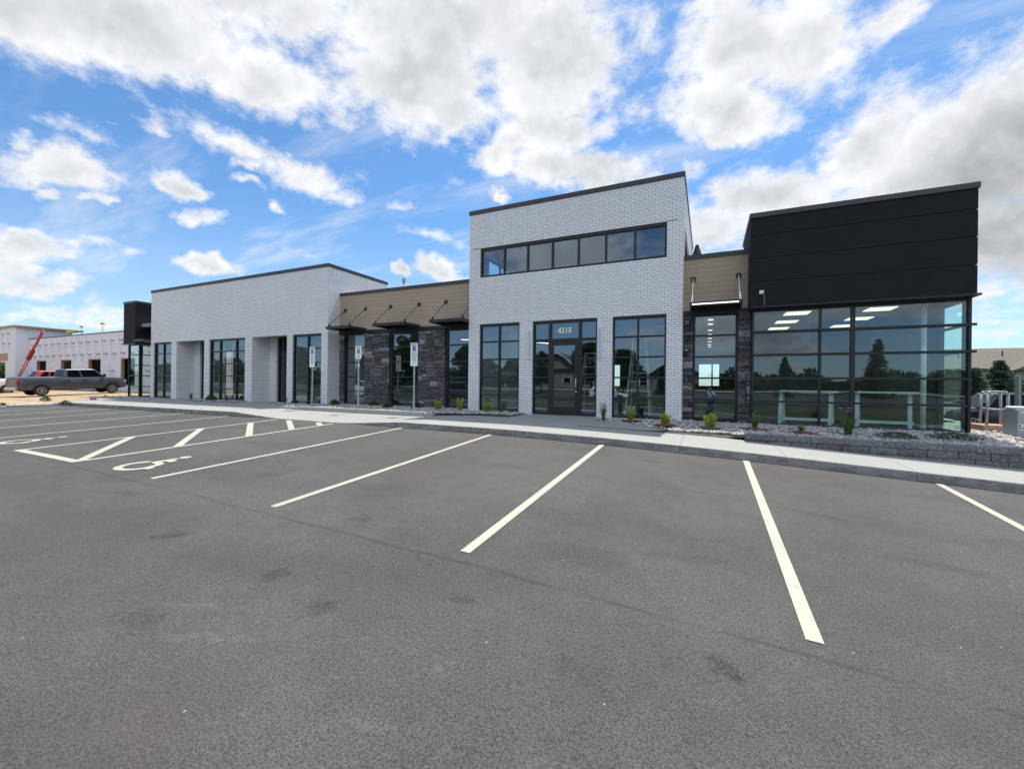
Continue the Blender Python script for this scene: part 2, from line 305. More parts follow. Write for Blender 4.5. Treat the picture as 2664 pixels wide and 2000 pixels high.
    if joints:
        wy = t.math('ADD', y, t.math('MULTIPLY', t.math('SUBTRACT', t.noise(t.comb(x, 0., 0.), .9, 3), .5), .16))
        j = 0.
        for yy, wd, st in ((3.24, .032, .48), (6.55, .022, .34), (-2.9, .03, .5)):
            k = t.ramp(t.math('ABSOLUTE', t.math('SUBTRACT', wy, yy)), wd*.3, wd, st, 0.)
            j = t.math('MAXIMUM', j, t.math('MULTIPLY', k, t.ramp(t.noise(t.comb(x, y, 3.), 2.2, 4), .38, .62, .35, 1.)))
        c = t.mix(j, c, (.022, .02, .021, 1))
    t.l.new(c, b.inputs['Base Color']); b.inputs['Roughness'].default_value = .82; b.inputs['Specular IOR Level'].default_value = .35
    h = t.math('ADD', mid, t.math('MULTIPLY', fine, .5))
    bn = t.add('ShaderNodeBump', i_Strength=.75, i_Distance=.008); t.l.new(h, bn.inputs['Height']); t.l.new(bn.outputs[0], b.inputs['Normal'])
    return m
M['asphalt'] = asphalt_mat()
M['asphalt_road'] = asphalt_mat('asphalt_road', False)

def paint_mat():
    m, t, b, out = newmat('road_paint'); v = t.add('ShaderNodeTexCoord').outputs['Object']
    c = t.mix(t.noise(v, 6, 4, .6), (.37, .36, .28, 1), (.47, .46, .365, 1))
    c = t.mix(t.ramp(t.noise(v, 110, 3, .7), .56, .70, 0, .75), c, (.13, .128, .115, 1))
    c = t.mix(t.ramp(t.noise(v, 9, 5, .7), .58, .72, 0, .6), c, (.19, .185, .16, 1))
    c = t.mix(t.ramp(t.noise(v, 1.1, 3), .45, .7, 0, .25), c, (.25, .245, .21, 1))
    t.l.new(c, b.inputs['Base Color']); b.inputs['Roughness'].default_value = .7
    bn = t.add('ShaderNodeBump', i_Strength=.5, i_Distance=.005); t.l.new(t.noise(v, 90, 3), bn.inputs['Height']); t.l.new(bn.outputs[0], b.inputs['Normal'])
    return m
M['paint'] = paint_mat()

def sidewalk_mat():
    m, t, b, out = newmat('sidewalk_concrete'); v = t.add('ShaderNodeTexCoord').outputs['Object']; x, y, z = t.sep(v)
    c = t.mix(t.noise(v, 1.1, 5, .6), (.26, .26, .235, 1), (.335, .335, .305, 1))
    c = t.mix(t.ramp(t.noise(v, 70, 3), .55, .75, 0, .25), c, (.24, .24, .22, 1))
    wx = t.math('ADD', x, t.math('MULTIPLY', y, .0))
    fx = t.math('FRACT', t.math('DIVIDE', t.math('ADD', wx, 60.9), 1.83)); jn = t.math('LESS_THAN', fx, .006)
    fy = t.math('FRACT', t.math('DIVIDE', t.math('ADD', y, 2.), 3.3)); jn2 = t.math('MULTIPLY', t.math('LESS_THAN', fy, .0), 1.)
    jn = t.math('MAXIMUM', jn, jn2)
    c = t.mix(t.math('MULTIPLY', jn, .8), c, (.07, .07, .065, 1))
    # grime on the upright kerb face
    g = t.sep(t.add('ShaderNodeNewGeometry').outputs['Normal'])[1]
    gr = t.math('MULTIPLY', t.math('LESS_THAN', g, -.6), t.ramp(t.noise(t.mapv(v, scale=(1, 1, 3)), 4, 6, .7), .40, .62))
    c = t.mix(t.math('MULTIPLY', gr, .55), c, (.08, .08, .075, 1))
    t.l.new(c, b.inputs['Base Color']); b.inputs['Roughness'].default_value = .85
    bn = t.add('ShaderNodeBump', i_Strength=.35, i_Distance=.006); t.l.new(t.math('SUBTRACT', t.noise(v, 60, 3), t.math('MULTIPLY', jn, 3.)), bn.inputs['Height']); t.l.new(bn.outputs[0], b.inputs['Normal'])
    return m
M['sidewalk'] = sidewalk_mat()

def ground_mat(name, a, bcol, scale=3., c3=None):
    m, t, b, out = newmat(name); v = t.add('ShaderNodeTexCoord').outputs['Object']
    c = t.mix(t.ramp(t.noise(v, scale, 6, .65), .3, .7), a+(1,), bcol+(1,))
    if c3: c = t.mix(t.ramp(t.noise(v, .12, 4), .45, .6), c, c3+(1,))
    t.l.new(c, b.inputs['Base Color']); b.inputs['Roughness'].default_value = .95
    bn = t.add('ShaderNodeBump', i_Strength=.6, i_Distance=.05); t.l.new(t.noise(v, scale*4, 4), bn.inputs['Height']); t.l.new(bn.outputs[0], b.inputs['Normal'])
    return m
M['grass'] = ground_mat('grass_ground', (.016, .034, .010), (.04, .06, .016), 2.5, (.07, .062, .026))
M['dirt'] = ground_mat('bare_dirt', (.27, .185, .105), (.44, .32, .20), .9)
M['bed'] = ground_mat('bed_soil', (.05, .045, .04), (.10, .09, .08), 8)

def wrap_mat():
    m, t, b, out = newmat('house_wrap'); uv = uvn(t)
    c = t.mix(t.noise(uv, .8, 4), (.66, .66, .70, 1), (.78, .78, .82, 1))
    x, y, z = t.sep(uv)
    l = t.math('LESS_THAN', t.math('FRACT', t.math('DIVIDE', y, 2.74)), .012)
    c = t.mix(t.math('MULTIPLY', l, .3), c, (.4, .4, .45, 1))
    t.l.new(c, b.inputs['Base Color']); b.inputs['Roughness'].default_value = .6
    bn = t.add('ShaderNodeBump', i_Strength=.5, i_Distance=.05); t.l.new(t.noise(uv, 1.6, 5), bn.inputs['Height']); t.l.new(bn.outputs[0], b.inputs['Normal'])
    return m
M['wrap'] = wrap_mat()

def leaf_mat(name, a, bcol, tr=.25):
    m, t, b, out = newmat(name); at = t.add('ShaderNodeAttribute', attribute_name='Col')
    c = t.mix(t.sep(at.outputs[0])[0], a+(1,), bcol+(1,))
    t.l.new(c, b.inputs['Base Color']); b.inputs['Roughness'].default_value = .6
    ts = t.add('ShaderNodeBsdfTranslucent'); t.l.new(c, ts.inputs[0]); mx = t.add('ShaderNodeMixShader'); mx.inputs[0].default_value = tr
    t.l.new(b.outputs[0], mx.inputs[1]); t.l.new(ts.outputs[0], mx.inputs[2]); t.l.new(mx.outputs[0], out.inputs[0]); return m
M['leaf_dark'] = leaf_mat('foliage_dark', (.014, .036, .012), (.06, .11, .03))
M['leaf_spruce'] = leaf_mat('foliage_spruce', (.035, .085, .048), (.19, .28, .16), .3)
M['leaf_green'] = leaf_mat('foliage_green', (.03, .09, .015), (.12, .22, .04))
M['leaf_lime'] = leaf_mat('foliage_lime', (.14, .22, .02), (.45, .50, .06))
M['leaf_grey'] = leaf_mat('foliage_greygreen', (.03, .07, .04), (.09, .15, .09))
M['petal'] = simple('petal_yellow', (.75, .38, .02), .6)
M['petal_w'] = simple('petal_pale', (.45, .5, .45), .6)

# ------------------------------------------------------------------ mesh helpers
class MB:
    def __init__(s): s.v = []; s.f = []; s.c = []
    def add(s, vs, fs, col=None):
        o = len(s.v); s.v.extend([tuple(p) for p in vs]); s.f.extend([tuple(i+o for i in f) for f in fs]); s.c.extend([col or (1, 1, 1)]*len(fs)); return s
    def box(s, x0, x1, y0, y1, z0, z1, col=None):
        vs = [(x, y, z) for z in (z0, z1) for y in (y0, y1) for x in (x0, x1)]
        return s.add(vs, [(0, 2, 3, 1), (4, 5, 7, 6), (0, 1, 5, 4), (2, 6, 7, 3), (0, 4, 6, 2), (1, 3, 7, 5)], col)
    def bar(s, p, q, wx, wy=None, col=None):
        p, q = Vector(p), Vector(q); d = (q-p).normalized(); a = d.cross(Vector((0, 0, 1)))
        if a.length < 1e-3: a = Vector((1, 0, 0))
        a.normalize(); b = d.cross(a); wy = wy or wx
        vs = [o+a*sx*wx/2+b*sy*wy/2 for o in (p, q) for sx, sy in ((-1, -1), (1, -1), (1, 1), (-1, 1))]
        return s.add(vs, [(0, 3, 2, 1), (4, 5, 6, 7), (0, 1, 5, 4), (1, 2, 6, 5), (2, 3, 7, 6), (3, 0, 4, 7)], col)
    def cyl(s, p, q, r0, r1=None, n=12, cap=True, col=None):
        p, q = Vector(p), Vector(q); r1 = r0 if r1 is None else r1; d = (q-p).normalized(); a = d.cross(Vector((0, 0, 1)))
        if a.length < 1e-3: a = Vector((1, 0, 0))
        a.normalize(); b = d.cross(a); vs = []
        for o, r in ((p, r0), (q, r1)):
            for i in range(n): t = 2*math.pi*i/n; vs.append(o+(a*math.cos(t)+b*math.sin(t))*r)
        fs = [(i, (i+1) % n, n+(i+1) % n, n+i) for i in range(n)]
        if cap: fs += [tuple(range(n-1, -1, -1)), tuple(range(n, 2*n))]
        return s.add(vs, fs, col)
    def tube(s, pts, r, n=8):
        for a, b in zip(pts, pts[1:]): s.cyl(a, b, r, r, n)
        return s
    def prism(s, poly, y0, y1, axis='y', col=None):
        n = len(poly)
        def P3(a, b, y): return (a, y, b) if axis == 'y' else ((y, a, b) if axis == 'x' else (a, b, y))
        vs = [P3(a, b, y0) for a, b in poly]+[P3(a, b, y1) for a, b in poly]
        fs = [tuple(range(n)), tuple(range(2*n-1, n-1, -1))]+[(i, n+i, n+(i+1) % n, (i+1) % n) for i in range(n)]
        return s.add(vs, fs, col)
def fix_uv(me):
    n = len(me.loops)
    if n == 0: return
    co = np.empty(len(me.vertices)*3, 'f'); me.vertices.foreach_get('co', co); co = co.reshape(-1, 3)
    li = np.empty(n, 'i'); me.loops.foreach_get('vertex_index', li)
    pn = np.empty(len(me.polygons)*3, 'f'); me.polygons.foreach_get('normal', pn); pn = np.abs(pn.reshape(-1, 3))
    lt = np.empty(len(me.polygons), 'i'); me.polygons.foreach_get('loop_total', lt)
    ax = np.repeat(np.argmax(pn*np.array([1.0, 1.01, 1.0]), axis=1), lt); p = co[li]
    uv = np.where((ax == 2)[:, None], p[:, [0, 1]], np.where((ax == 1)[:, None], p[:, [0, 2]], p[:, [1, 2]]))
    l = me.uv_layers.new(name='UVMap'); l.data.foreach_set('uv', uv.astype('f').ravel())
ORG = {}
def link(name, me, mat, parent=None, org=None):
    o = bpy.data.objects.new(name, me); COL.objects.link(o)
    if mat is not None: me.materials.append(mat)
    if parent is not None: o.parent = parent
    return o
def build(name, mb, mat, parent=None, smooth=False, bevel=0., fixn=True, local=False):
    """one mesh object; coordinates of mb are world unless local"""
    org = Vector((0, 0, 0))
    if parent is not None and not local: org = ORG.get(parent.name, Vector((0, 0, 0)))
    me = bpy.data.meshes.new(name); me.from_pydata(mb.v, [], mb.f); me.update()
    fix_uv(me)
    if any(c != (1, 1, 1) for c in mb.c):
        ca = me.color_attributes.new('Col', 'FLOAT_COLOR', 'CORNER'); lt = [len(f) for f in mb.f]
        arr = np.repeat(np.array([tuple(c)+(1.,) for c in mb.c], 'f'), lt, axis=0); ca.data.foreach_set('color', arr.ravel())
    if fixn or bevel:
        bm = bmesh.new(); bm.from_mesh(me)
        bmesh.ops.recalc_face_normals(bm, faces=bm.faces); bm.to_mesh(me); bm.free()
    if org.length: me.transform(Matrix.Translation(-org))
    if smooth: me.polygons.foreach_set('use_smooth', [True]*len(me.polygons))
    o = link(name, me, M[mat] if isinstance(mat, str) else mat, parent)
    if parent is not None: ORG[o.name] = org
    if bevel:
        b = o.modifiers.new('bevel', 'BEVEL'); b.width = bevel; b.segments = 2; b.limit_method = 'ANGLE'; b.angle_limit = R(40)
    return o
def tag(o, label=None, cat=None, group=None, kind=None):
    if label: o['label'] = label
    if cat: o['category'] = cat
    if group: o['group'] = group
    if kind: o['kind'] = kind
    return o
def thing(name, loc=(0, 0, 0), label=None, cat=None, group=None, rz=0.):
    o = bpy.data.objects.new(name, None); COL.objects.link(o); o.location = loc; o.rotation_euler = (0, 0, rz); o.empty_display_size = .3
    ORG[o.name] = Vector(loc); return tag(o, label, cat, group)
KIDS = {}
def copy_tree(o, parent=None):
    c = o.copy(); COL.objects.link(c)
    if parent is not None: c.parent = parent; c.matrix_parent_inverse = Matrix()
    for ch in [x for x in ALL_CH(o)]: copy_tree(ch, c)
    return c
def ALL_CH(o): return [x for x in bpy.data.objects if x.parent == o]
def grid_mesh(name, xs, ys, zf, mat, kind='structure', label=None, skirt=0):
    xs, ys = np.asarray(xs, float), np.asarray(ys, float); nx, ny = len(xs), len(ys)
    X, Y = np.meshgrid(xs, ys); Z = np.vectorize(zf)(X, Y)
    v = np.stack([X, Y, Z], -1).reshape(-1, 3)
    fs = [(j*nx+i, j*nx+i+1, (j+1)*nx+i+1, (j+1)*nx+i) for j in range(ny-1) for i in range(nx-1)]
    me = bpy.data.meshes.new(name); me.from_pydata(v.tolist(), [], fs); me.update(); fix_uv(me)
    me.polygons.foreach_set('use_smooth', [True]*len(me.polygons))
    o = link(name, me, M[mat]); o['kind'] = kind; return o

# ------------------------------------------------------------------ ground heights
AX = [-30, -28, -25, -20, -15, -12.4, -9.97, -7.55, -4.8, -2.07, .67, 3.4, 8, 14, 30]
AZ = [.565, .57, .585, .60, .615, .638, .632, .62, .606, .552, .448, .308, .08, -.15, -.5]
BX = [-30, -28, -20, -15, -12.4, -10, -7.5, -4.8, -2.07, .67, 3.4, 8, 14, 30]
BZ = [.40, .41, .415, .413, .411, .405, .362, .306, .247, .134, .0, -.2, -.38, -.7]
def smooth_interp(x, X, Z):
    s = 0.
    for k, wt in ((-.8, .25), (0, .5), (.8, .25)): s += wt*float(np.interp(x+k, X, Z))
    return s
def asph(x, y):
    a = smooth_interp(x, AX, AZ); b = smooth_interp(x, BX, BZ); y = max(y, -12.)
    z = b+(a-b)*(y-3.42)/5.72
    return z
YC = 9.14
def edge(x):
    a = asph(x, YC)
    k = np.interp(x, [-15.0, -12.7, -9.8, -7.6], [.165, .012, .012, .155])
    return a+float(k)
def back(x): return float(np.interp(x, [-30, -16.5, -14.8, -8.6, -7.4, -4, 0, 3, 8, 14], [.80, .80, .735, .735, .77, .765, .66, .50, .28, .05]))
def walkz(x, y):
    e = edge(x)
    if y <= 11.45: return e+(back(x)-e)*max(0, (y-YC))/2.31
    return back(x)+(.815-back(x))*min(1, (y-11.45)/2.0)
def sm(t): t = min(1, max(0, t)); return t*t*(3-2*t)
def terr(x, y):
    r = math.hypot(x, y)
    z = .30
    if x < -28.6: z = .46+.24*sm((y-12)/7)-.25*sm((6-y)/8)
    if y < -16: z = -.30+1.75*sm((-16-y)/30)
    elif y < 9 and x >= -28.6: z = -.9
    if y >= 9 and x > 6: z = -.05
    if r > 120: z = 1.3
    return z

tx = list(np.arange(-140, 141, 4.))+[200, 400, 900, 2500, 5000]; tx = [-5000, -2500, -900, -400, -200]+tx
ty = [-5000, -2500, -900, -400, -200]+list(np.arange(-140, 141, 4.))+[200, 400, 900, 2500, 5000]
grid_mesh('ground', tx, ty, lambda x, y: terr(x, y)-.06, 'grass')
grid_mesh('dirt_ground', np.arange(-140, -28.4, 2.), np.arange(-6, 70, 2.), lambda x, y: terr(min(x, -28.7), y)+.02+.04*math.sin(x*1.3+y)*math.sin(y*.9), 'dirt')
xs = np.concatenate([np.arange(-28.6, 14.1, .4), np.arange(15, 41, 2)]); ys = np.concatenate([np.arange(-15, 0, 1.), np.arange(0, 9.2, .457)])
ys[-1] = max(ys[-1], 9.2)
grid_mesh('parking_lot', xs, ys, asph, 'asphalt')
# side drive beyond the right end of the building
grid_mesh('side_drive', np.arange(7.6, 40, 1.2), np.arange(9.0, 60, 2.), lambda x, y: float(np.interp(y, [9, 14, 20, 26, 60], [asph(x, 9.14), .50, .30, .05, 0.]))-.01*(x-8), 'asphalt_road')
# street behind the camera, seen in the window reflections
def strip(name, x0, x1, y0, y1, dz, mat): 
    return grid_mesh(name, np.linspace(x0, x1, 60), np.linspace(y0, y1, 6), lambda x, y: (terr(x, y) if y < -16 else asph(x, y))+dz, mat)
strip('street', -120, 120, -34, -25, .03, 'asphalt_road')
strip('far_sidewalk', -120, 120, -38.5, -36.6, .05, 'sidewalk')
strip('lot_kerb', -60, 40, -15.6, -15, .14, 'concrete_grey')

# sidewalk with upright kerb face and rounded nose
mb = MB(); sx = list(np.arange(-28.6, 14.01, .35)); prof = [(YC, None), (YC+.004, -.022), (YC+.012, -.007), (YC+.028, 0.), (10.2, 0.), (11.45, 0.)]
rows = []
for (y, d) in prof:
    rows.append([(x, y, (asph(x, YC)-.06) if d is None else walkz(x, y)+d) for x in sx])
n = len(sx); vs = [p for r_ in rows for p in r_]
mb.add(vs, [(j*n+i, j*n+i+1, (j+1)*n+i+1, (j+1)*n+i) for j in range(len(rows)-1) for i in range(n-1)])
sw = build('sidewalk', mb, 'sidewalk', fixn=False); sw['kind'] = 'structure'
grid_mesh('entry_pavement', np.arange(-34, -.25, .4), [11.45, 12.2, 13.0, 13.6, 14.4], walkz, 'sidewalk')
# kerb along the left end of the lot
mb = MB(); 
for i, y in enumerate(np.arange(-6, 9.1, 1.5)): mb.box(-28.85, -28.6, y, y+1.49, .0, asph(-28.6, y+.7)+.10)
o = build('end_kerb', mb, 'concrete_grey', bevel=.02); o['kind'] = 'structure'

# ------------------------------------------------------------------ parking markings
def ribbon(pts, wdt, off=.006, seg=.25):
    mb = MB()
    for (a, b) in zip(pts, pts[1:]):
        a, b = Vector(a+(0,)), Vector(b+(0,)); L = (b-a).length; k = max(1, int(L/seg)); d = (b-a)/L; nrm = Vector((-d.y, d.x, 0))*wdt/2
        o = len(mb.v)
        for i in range(k+1):
            p = a+d*(L*i/k)
            for s_ in (-1, 1): q = p+nrm*s_; mb.v.append((q.x, q.y, asph(q.x, q.y)+off))
        for i in range(k): mb.f.append((o+2*i, o+2*i+2, o+2*i+3, o+2*i+1)); mb.c.append((1, 1, 1))
    return mb
LX = -2.07
lines = [(LX+2.74*k, 3.42, 9.10) for k in (2, 1, 0, -1, -2)]
lbl = ['white stall line at the right edge, cut off by the frame', 'white stall line running from the foreground to the kerb, nearest and widest', 'white stall line aimed at the brick tower entrance, second from the right foreground',
       'white stall line just right of the two lines next to the painted wheelchair sign', 'white stall line beside the nearer painted wheelchair symbol']
for (x, y0, y1), l in zip(lines, lbl):
    tag(build('parking_line', ribbon([(x, y0), (x, y1)], .105), 'paint', fixn=False), l, 'parking line', 'painted stall lines')
lft = ['first stall line left of the hatched aisle', 'second stall line left of the hatched aisle', 'third stall line left of the hatched aisle', 'fourth stall line left of the hatched aisle', 'farthest stall line near the dirt lot kerb']
for i, l in enumerate(lft):
    x = -15.18-2.74*i
    tag(build('parking_line', ribbon([(x, 3.42), (x, 9.12)], .105), 'paint', fixn=False), l, 'parking line', 'painted stall lines')
mb = ribbon([(-12.44, 3.42), (-12.44, 8.95)], .105)
for seg in ([(-9.97, 3.42), (-9.97, 8.95)],): q = ribbon(seg, .105); mb.add(q.v, q.f)
q = ribbon([(-12.49, 3.42), (-9.92, 3.42)], .14, .0075); mb.add(q.v, q.f)
# diagonal stripes, clipped to the aisle
for (a, b) in (((-9.97, 3.45), (-12.44, 5.25)), ((-9.97, 4.95), (-12.44, 6.75)), ((-9.97, 6.45), (-12.44, 8.1)), ((-9.97, 7.6), (-11.9, 8.95)), ((-9.97, 8.5), (-10.6, 8.95))):
    q = ribbon([a, b], .15, .0085); mb.add(q.v, q.f)
tag(build('aisle_marking', mb, 'paint', fixn=False), 'white hatched access aisle box between the two wheelchair stalls', 'aisle marking')
def ring_pts(cx, cy, r, a0, a1, n=26): return [(cx+r*math.cos(R(a0+(a1-a0)*i/n)), cy+r*math.sin(R(a0+(a1-a0)*i/n))) for i in range(n+1)]
def wheelchair(cx, cy, s, off=.008):
    """painted symbol, head towards +y"""
    mb = MB(); wd = .16*s
    def T(p): return (cx+p[0]*s, cy+p[1]*s)
    parts = [ring_pts(0.0, -.26, .38, 130, 350, 30), [(-.08, .0), (-.04, .50)], [(-.08, .06), (.26, .02), (.42, -.36)], [(-.03, .30), (.26, .27)], [(.40, -.36), (.58, -.30)]]
    for k, pts in enumerate(parts):
        q = ribbon([T(p) for p in pts], wd, off+.0012*k, .1); mb.add(q.v, q.f)
    h = ring_pts(-.04, .67, .125, 0, 360, 16)[:-1]; vs = []
    for p in h: x, y = T(p); vs.append((x, y, asph(x, y)+off))
    mb.add(vs, [tuple(range(len(vs)))])
    return mb
tag(build('wheelchair_marking', wheelchair(-8.65, 3.95, .74), 'paint', fixn=False), 'white painted wheelchair symbol right of the hatched aisle', 'pavement marking', 'painted wheelchair symbols')
tag(build('wheelchair_marking', wheelchair(-13.95, 4.05, .74), 'paint', fixn=False), 'white painted wheelchair symbol at the left picture edge, left of the aisle', 'pavement marking', 'painted wheelchair symbols')
# ------------------------------------------------------------------ the building
ZB = .80; HEAD = 4.059
B = thing('commercial_building', (-4.4, 13.6, .8), 'new single storey commercial building of white brick, brown cladding and black panels', 'building')
def wall(name, x0, x1, z0, z1, yf, yb, ops, mat, axis='y', parent=B):
    """slab with rectangular openings; axis 'y': runs along x (yf front,yb back). axis 'x': runs along y, yf/yb are x planes"""
    mb = MB(); X = sorted({x0, x1, *[o[0] for o in ops], *[o[1] for o in ops]}); Z = sorted({z0, z1, *[max(z0, o[2]) for o in ops], *[min(z1, o[3]) for o in ops]})
    def solid(i, k):
        if i < 0 or k < 0 or i >= len(X)-1 or k >= len(Z)-1: return False
        cx, cz = (X[i]+X[i+1])/2, (Z[k]+Z[k+1])/2
        return not any(o[0] < cx < o[1] and o[2] < cz < o[3] for o in ops)
    def p(a, d, z): return (a, d, z) if axis == 'y' else (d, a, z)
    for i in range(len(X)-1):
        for k in range(len(Z)-1):
            if not solid(i, k): continue
            a, b, c, d = X[i], X[i+1], Z[k], Z[k+1]
            for yy in (yf, yb): mb.add([p(a, yy, c), p(b, yy, c), p(b, yy, d), p(a, yy, d)], [(0, 1, 2, 3)])
            for (ii, kk, e) in ((i-1, k, 'l'), (i+1, k, 'r'), (i, k-1, 'b'), (i, k+1, 't')):
                if solid(ii, kk): continue
                if e in 'lr':
                    xx = a if e == 'l' else b; mb.add([p(xx, yf, c), p(xx, yb, c), p(xx, yb, d), p(xx, yf, d)], [(0, 1, 2, 3)])
                else:
                    zz = c if e == 'b' else d; mb.add([p(a, yf, zz), p(b, yf, zz), p(b, yb, zz), p(a, yb, zz)], [(0, 1, 2, 3)])
    # merge duplicate verts so normals come out consistent
    idx = {}; nv = []; mp = []
    for q in mb.v:
        k = (round(q[0], 4), round(q[1], 4), round(q[2], 4))
        if k not in idx: idx[k] = len(nv); nv.append(q)
        mp.append(idx[k])
    mb.v = nv; mb.f = [tuple(mp[i] for i in f) for f in mb.f]
    return build(name, mb, mat, parent)

def window(x0, x1, z0, z1, y, mull=(), trans=(), fw=.055, axis='y', parent=B, depth=.11, side=1, mw=.055, glassm='glass', head=None, sill=None, name='window', tw=.05):
    """dark frame with bars, one pane. y = outer face of the frame, side=+1 frame goes to larger y"""
    mb = MB(); d0, d1 = y, y+depth*side
    if d0 > d1: d0, d1 = d1, d0
    def bx(a, b, c, d, e=0.): 
        if axis == 'y': mb.box(a, b, d0+e, d1-e, c, d)
        else: mb.box(d0+e, d1-e, a, b, c, d)
    hz = head or fw; sz = sill or fw
    bx(x0, x0+fw, z0, z1); bx(x1-fw, x1, z0, z1)
    bx(x0+fw, x1-fw, z1-hz, z1, .002); bx(x0+fw, x1-fw, z0, z0+sz, .002)
    for m_ in mull:
        mx, ww = (m_ if isinstance(m_, tuple) else (m_, mw)); bx(mx-ww/2, mx+ww/2, z0+sz, z1-hz, .004)
    for tz in trans: bx(x0+fw, x1-fw, tz-tw/2, tz+tw/2, .008)
    o = build(name, mb, 'dark_metal', parent)
    g = MB(); yy = (d0+d1)/2+.01
    if axis == 'y': g.add([(x0+fw*.5, yy, z0+.02), (x1-fw*.5, yy, z0+.02), (x1-fw*.5, yy, z1-.02), (x0+fw*.5, yy, z1-.02)], [(0, 1, 2, 3)])
    else: g.add([(yy, x0+fw*.5, z0+.02), (yy, x1-fw*.5, z0+.02), (yy, x1-fw*.5, z1-.02), (yy, x0+fw*.5, z1-.02)], [(0, 1, 2, 3)])
    build('pane', g, glassm, o, fixn=False)
    return o
def coping(pts, z, h=.15, w0=-.03, w1=.33, parent=B):
    mb = MB()
    for (x0, x1, y0, y1) in pts: mb.box(x0, x1, y0, y1, z, z+h)
    return build('coping', mb, 'coping', parent, bevel=.008)
T1, T2, T3, T4 = 3.405, 2.757, 2.105, 1.45
TR = (T1, T2, T3, T4)

# ---- left white brick block
YL = 13.52; xl0, xl1 = -30.10, -15.45; top = 7.03
ops = [(-29.80, -27.93, -9, HEAD), (-27.41, -24.77, -9, HEAD), (-24.30, -21.28, -9, HEAD), (-20.73, -18.155, -9, HEAD), (-17.77, -15.855, -9, HEAD)]
wall('brick_wall', xl0, xl1, .55, top, YL, YL+.30, ops, 'brick')
wall('brick_wall', YL+.30, 17.0, .55, top, xl1, xl1-.30, [], 'brick', 'x')
wall('brick_wall', YL+.30, 17.0, .55, top, xl0, xl0+.30, [], 'brick', 'x')
wall('brick_wall', xl0, xl1, 5.0, top, 17.0, 17.3, [], 'brick')
coping([(xl0-.03, xl1+.03, YL-.03, YL+.33), (xl1-.33, xl1+.03, YL+.33, 17.33), (xl0-.03, xl0+.33, YL+.33, 17.33), (xl0+.33, xl1-.33, 17.0, 17.33)], top)
window(-29.80, -27.93, .82, HEAD, YL+.06, [-28.87], TR, head=.09)
window(-24.30, -21.28, .82, HEAD, YL+.06, [-23.47, -22.10], TR, head=.09)
window(-17.77, -15.855, .82, HEAD, YL+.06, [-16.80], TR, head=.09)
def storefront_door(x0, x1, y, dx0, dx1, parent=B, ztop=HEAD, hinge='l'):
    """frame with transom and sidelights around a glazed door leaf"""
    dz = 3.33; mull = []
    mb = MB(); fw = .055; d = .13
    mb.box(x0, x0+fw, y, y+d, .82, ztop); mb.box(x1-fw, x1, y, y+d, .82, ztop); mb.box(x0+fw, x1-fw, y+.002, y+d-.002, ztop-.09, ztop)
    for mx in (dx0-.03, dx1+.03):
        if x0+.1 < mx < x1-.1: mb.box(mx-.045, mx+.045, y+.004, y+d-.004, .82, ztop-.09)
    mb.box(x0+fw, x1-fw, y+.008, y+d-.008, dz, dz+.10)
    for a, b in ((x0+fw, dx0-.075), (dx1+.075, x1-fw)):
        if b-a > .2:
            for tz in TR[1:]: mb.box(a, b, y+.008, y+d-.008, tz-.025, tz+.025)
            mb.box(a, b, y+.006, y+d-.006, .82, .90)
    fr = build('entrance_frame', mb, 'dark_metal', parent)
    g = MB(); yy = y+d/2+.01
    for a, b, c, e in ((x0+fw, dx0-.075, .9, dz), (dx1+.075, x1-fw, .9, dz), (x0+fw, x1-fw, dz+.1, ztop-.09)):
        if b-a > .2: g.add([(a, yy, c), (b, yy, c), (b, yy, e), (a, yy, e)], [(0, 1, 2, 3)])
    build('pane', g, 'glass', fr, fixn=False)
    mb = MB(); zt = dz-.01; s_ = .125; y0 = y-.015; y1 = y+.035
    mb.box(dx0+.02, dx0+s_, y0, y1, .83, zt); mb.box(dx1-s_, dx1-.02, y0, y1, .83, zt)
    mb.box(dx0+s_, dx1-s_, y0+.002, y1-.002, zt-.13, zt); mb.box(dx0+s_, dx1-s_, y0+.002, y1-.002, .83, 1.10)
    dr = build('door', mb, 'dark_metal', parent)
    g = MB(); yy = (y0+y1)/2; g.add([(dx0+s_, yy, 1.10), (dx1-s_, yy, 1.10), (dx1-s_, yy, zt-.13), (dx0+s_, yy, zt-.13)], [(0, 1, 2, 3)])
    build('pane', g, 'glass', dr, fixn=False)
    h = MB(); hx = dx0+.07 if hinge == 'r' else dx1-.07
    h.tube([(hx, y0, 1.75), (hx, y0-.055, 1.77), (hx, y0-.055, 2.05), (hx, y0, 2.07)], .012); h.cyl((hx, y0, 1.62), (hx, y0-.02, 1.62), .025)
    build('handle', h, 'alu', dr, smooth=True)
    return fr, dr
# recessed entries of the left block
for (a, b, dsp) in ((-27.41, -24.77, .55), (-20.73, -18.155, .55)):
    yb = 14.55
    mb = MB(); mb.box(a-.30, a, YL+.30, yb, .6, 4.3); build('recess_wall', mb, 'brick', B)
    mb = MB(); mb.box(b, b+.15, YL+.30, yb, .6, 4.3); build('recess_wall', mb, 'brick', B)
    mb = MB(); mb.box(a, a+dsp, yb-.10, yb+.2, .6, HEAD+.05); build('recess_wall', mb, 'brick', B)
    mb = MB(); mb.box(a-.29, b+.14, YL+.304, yb+.3, HEAD+.052, HEAD+.15); build('soffit', mb, 'coping', B)
    storefront_door(a+dsp, b, yb, a+dsp+.42, a+dsp+1.40, ztop=HEAD+.05)

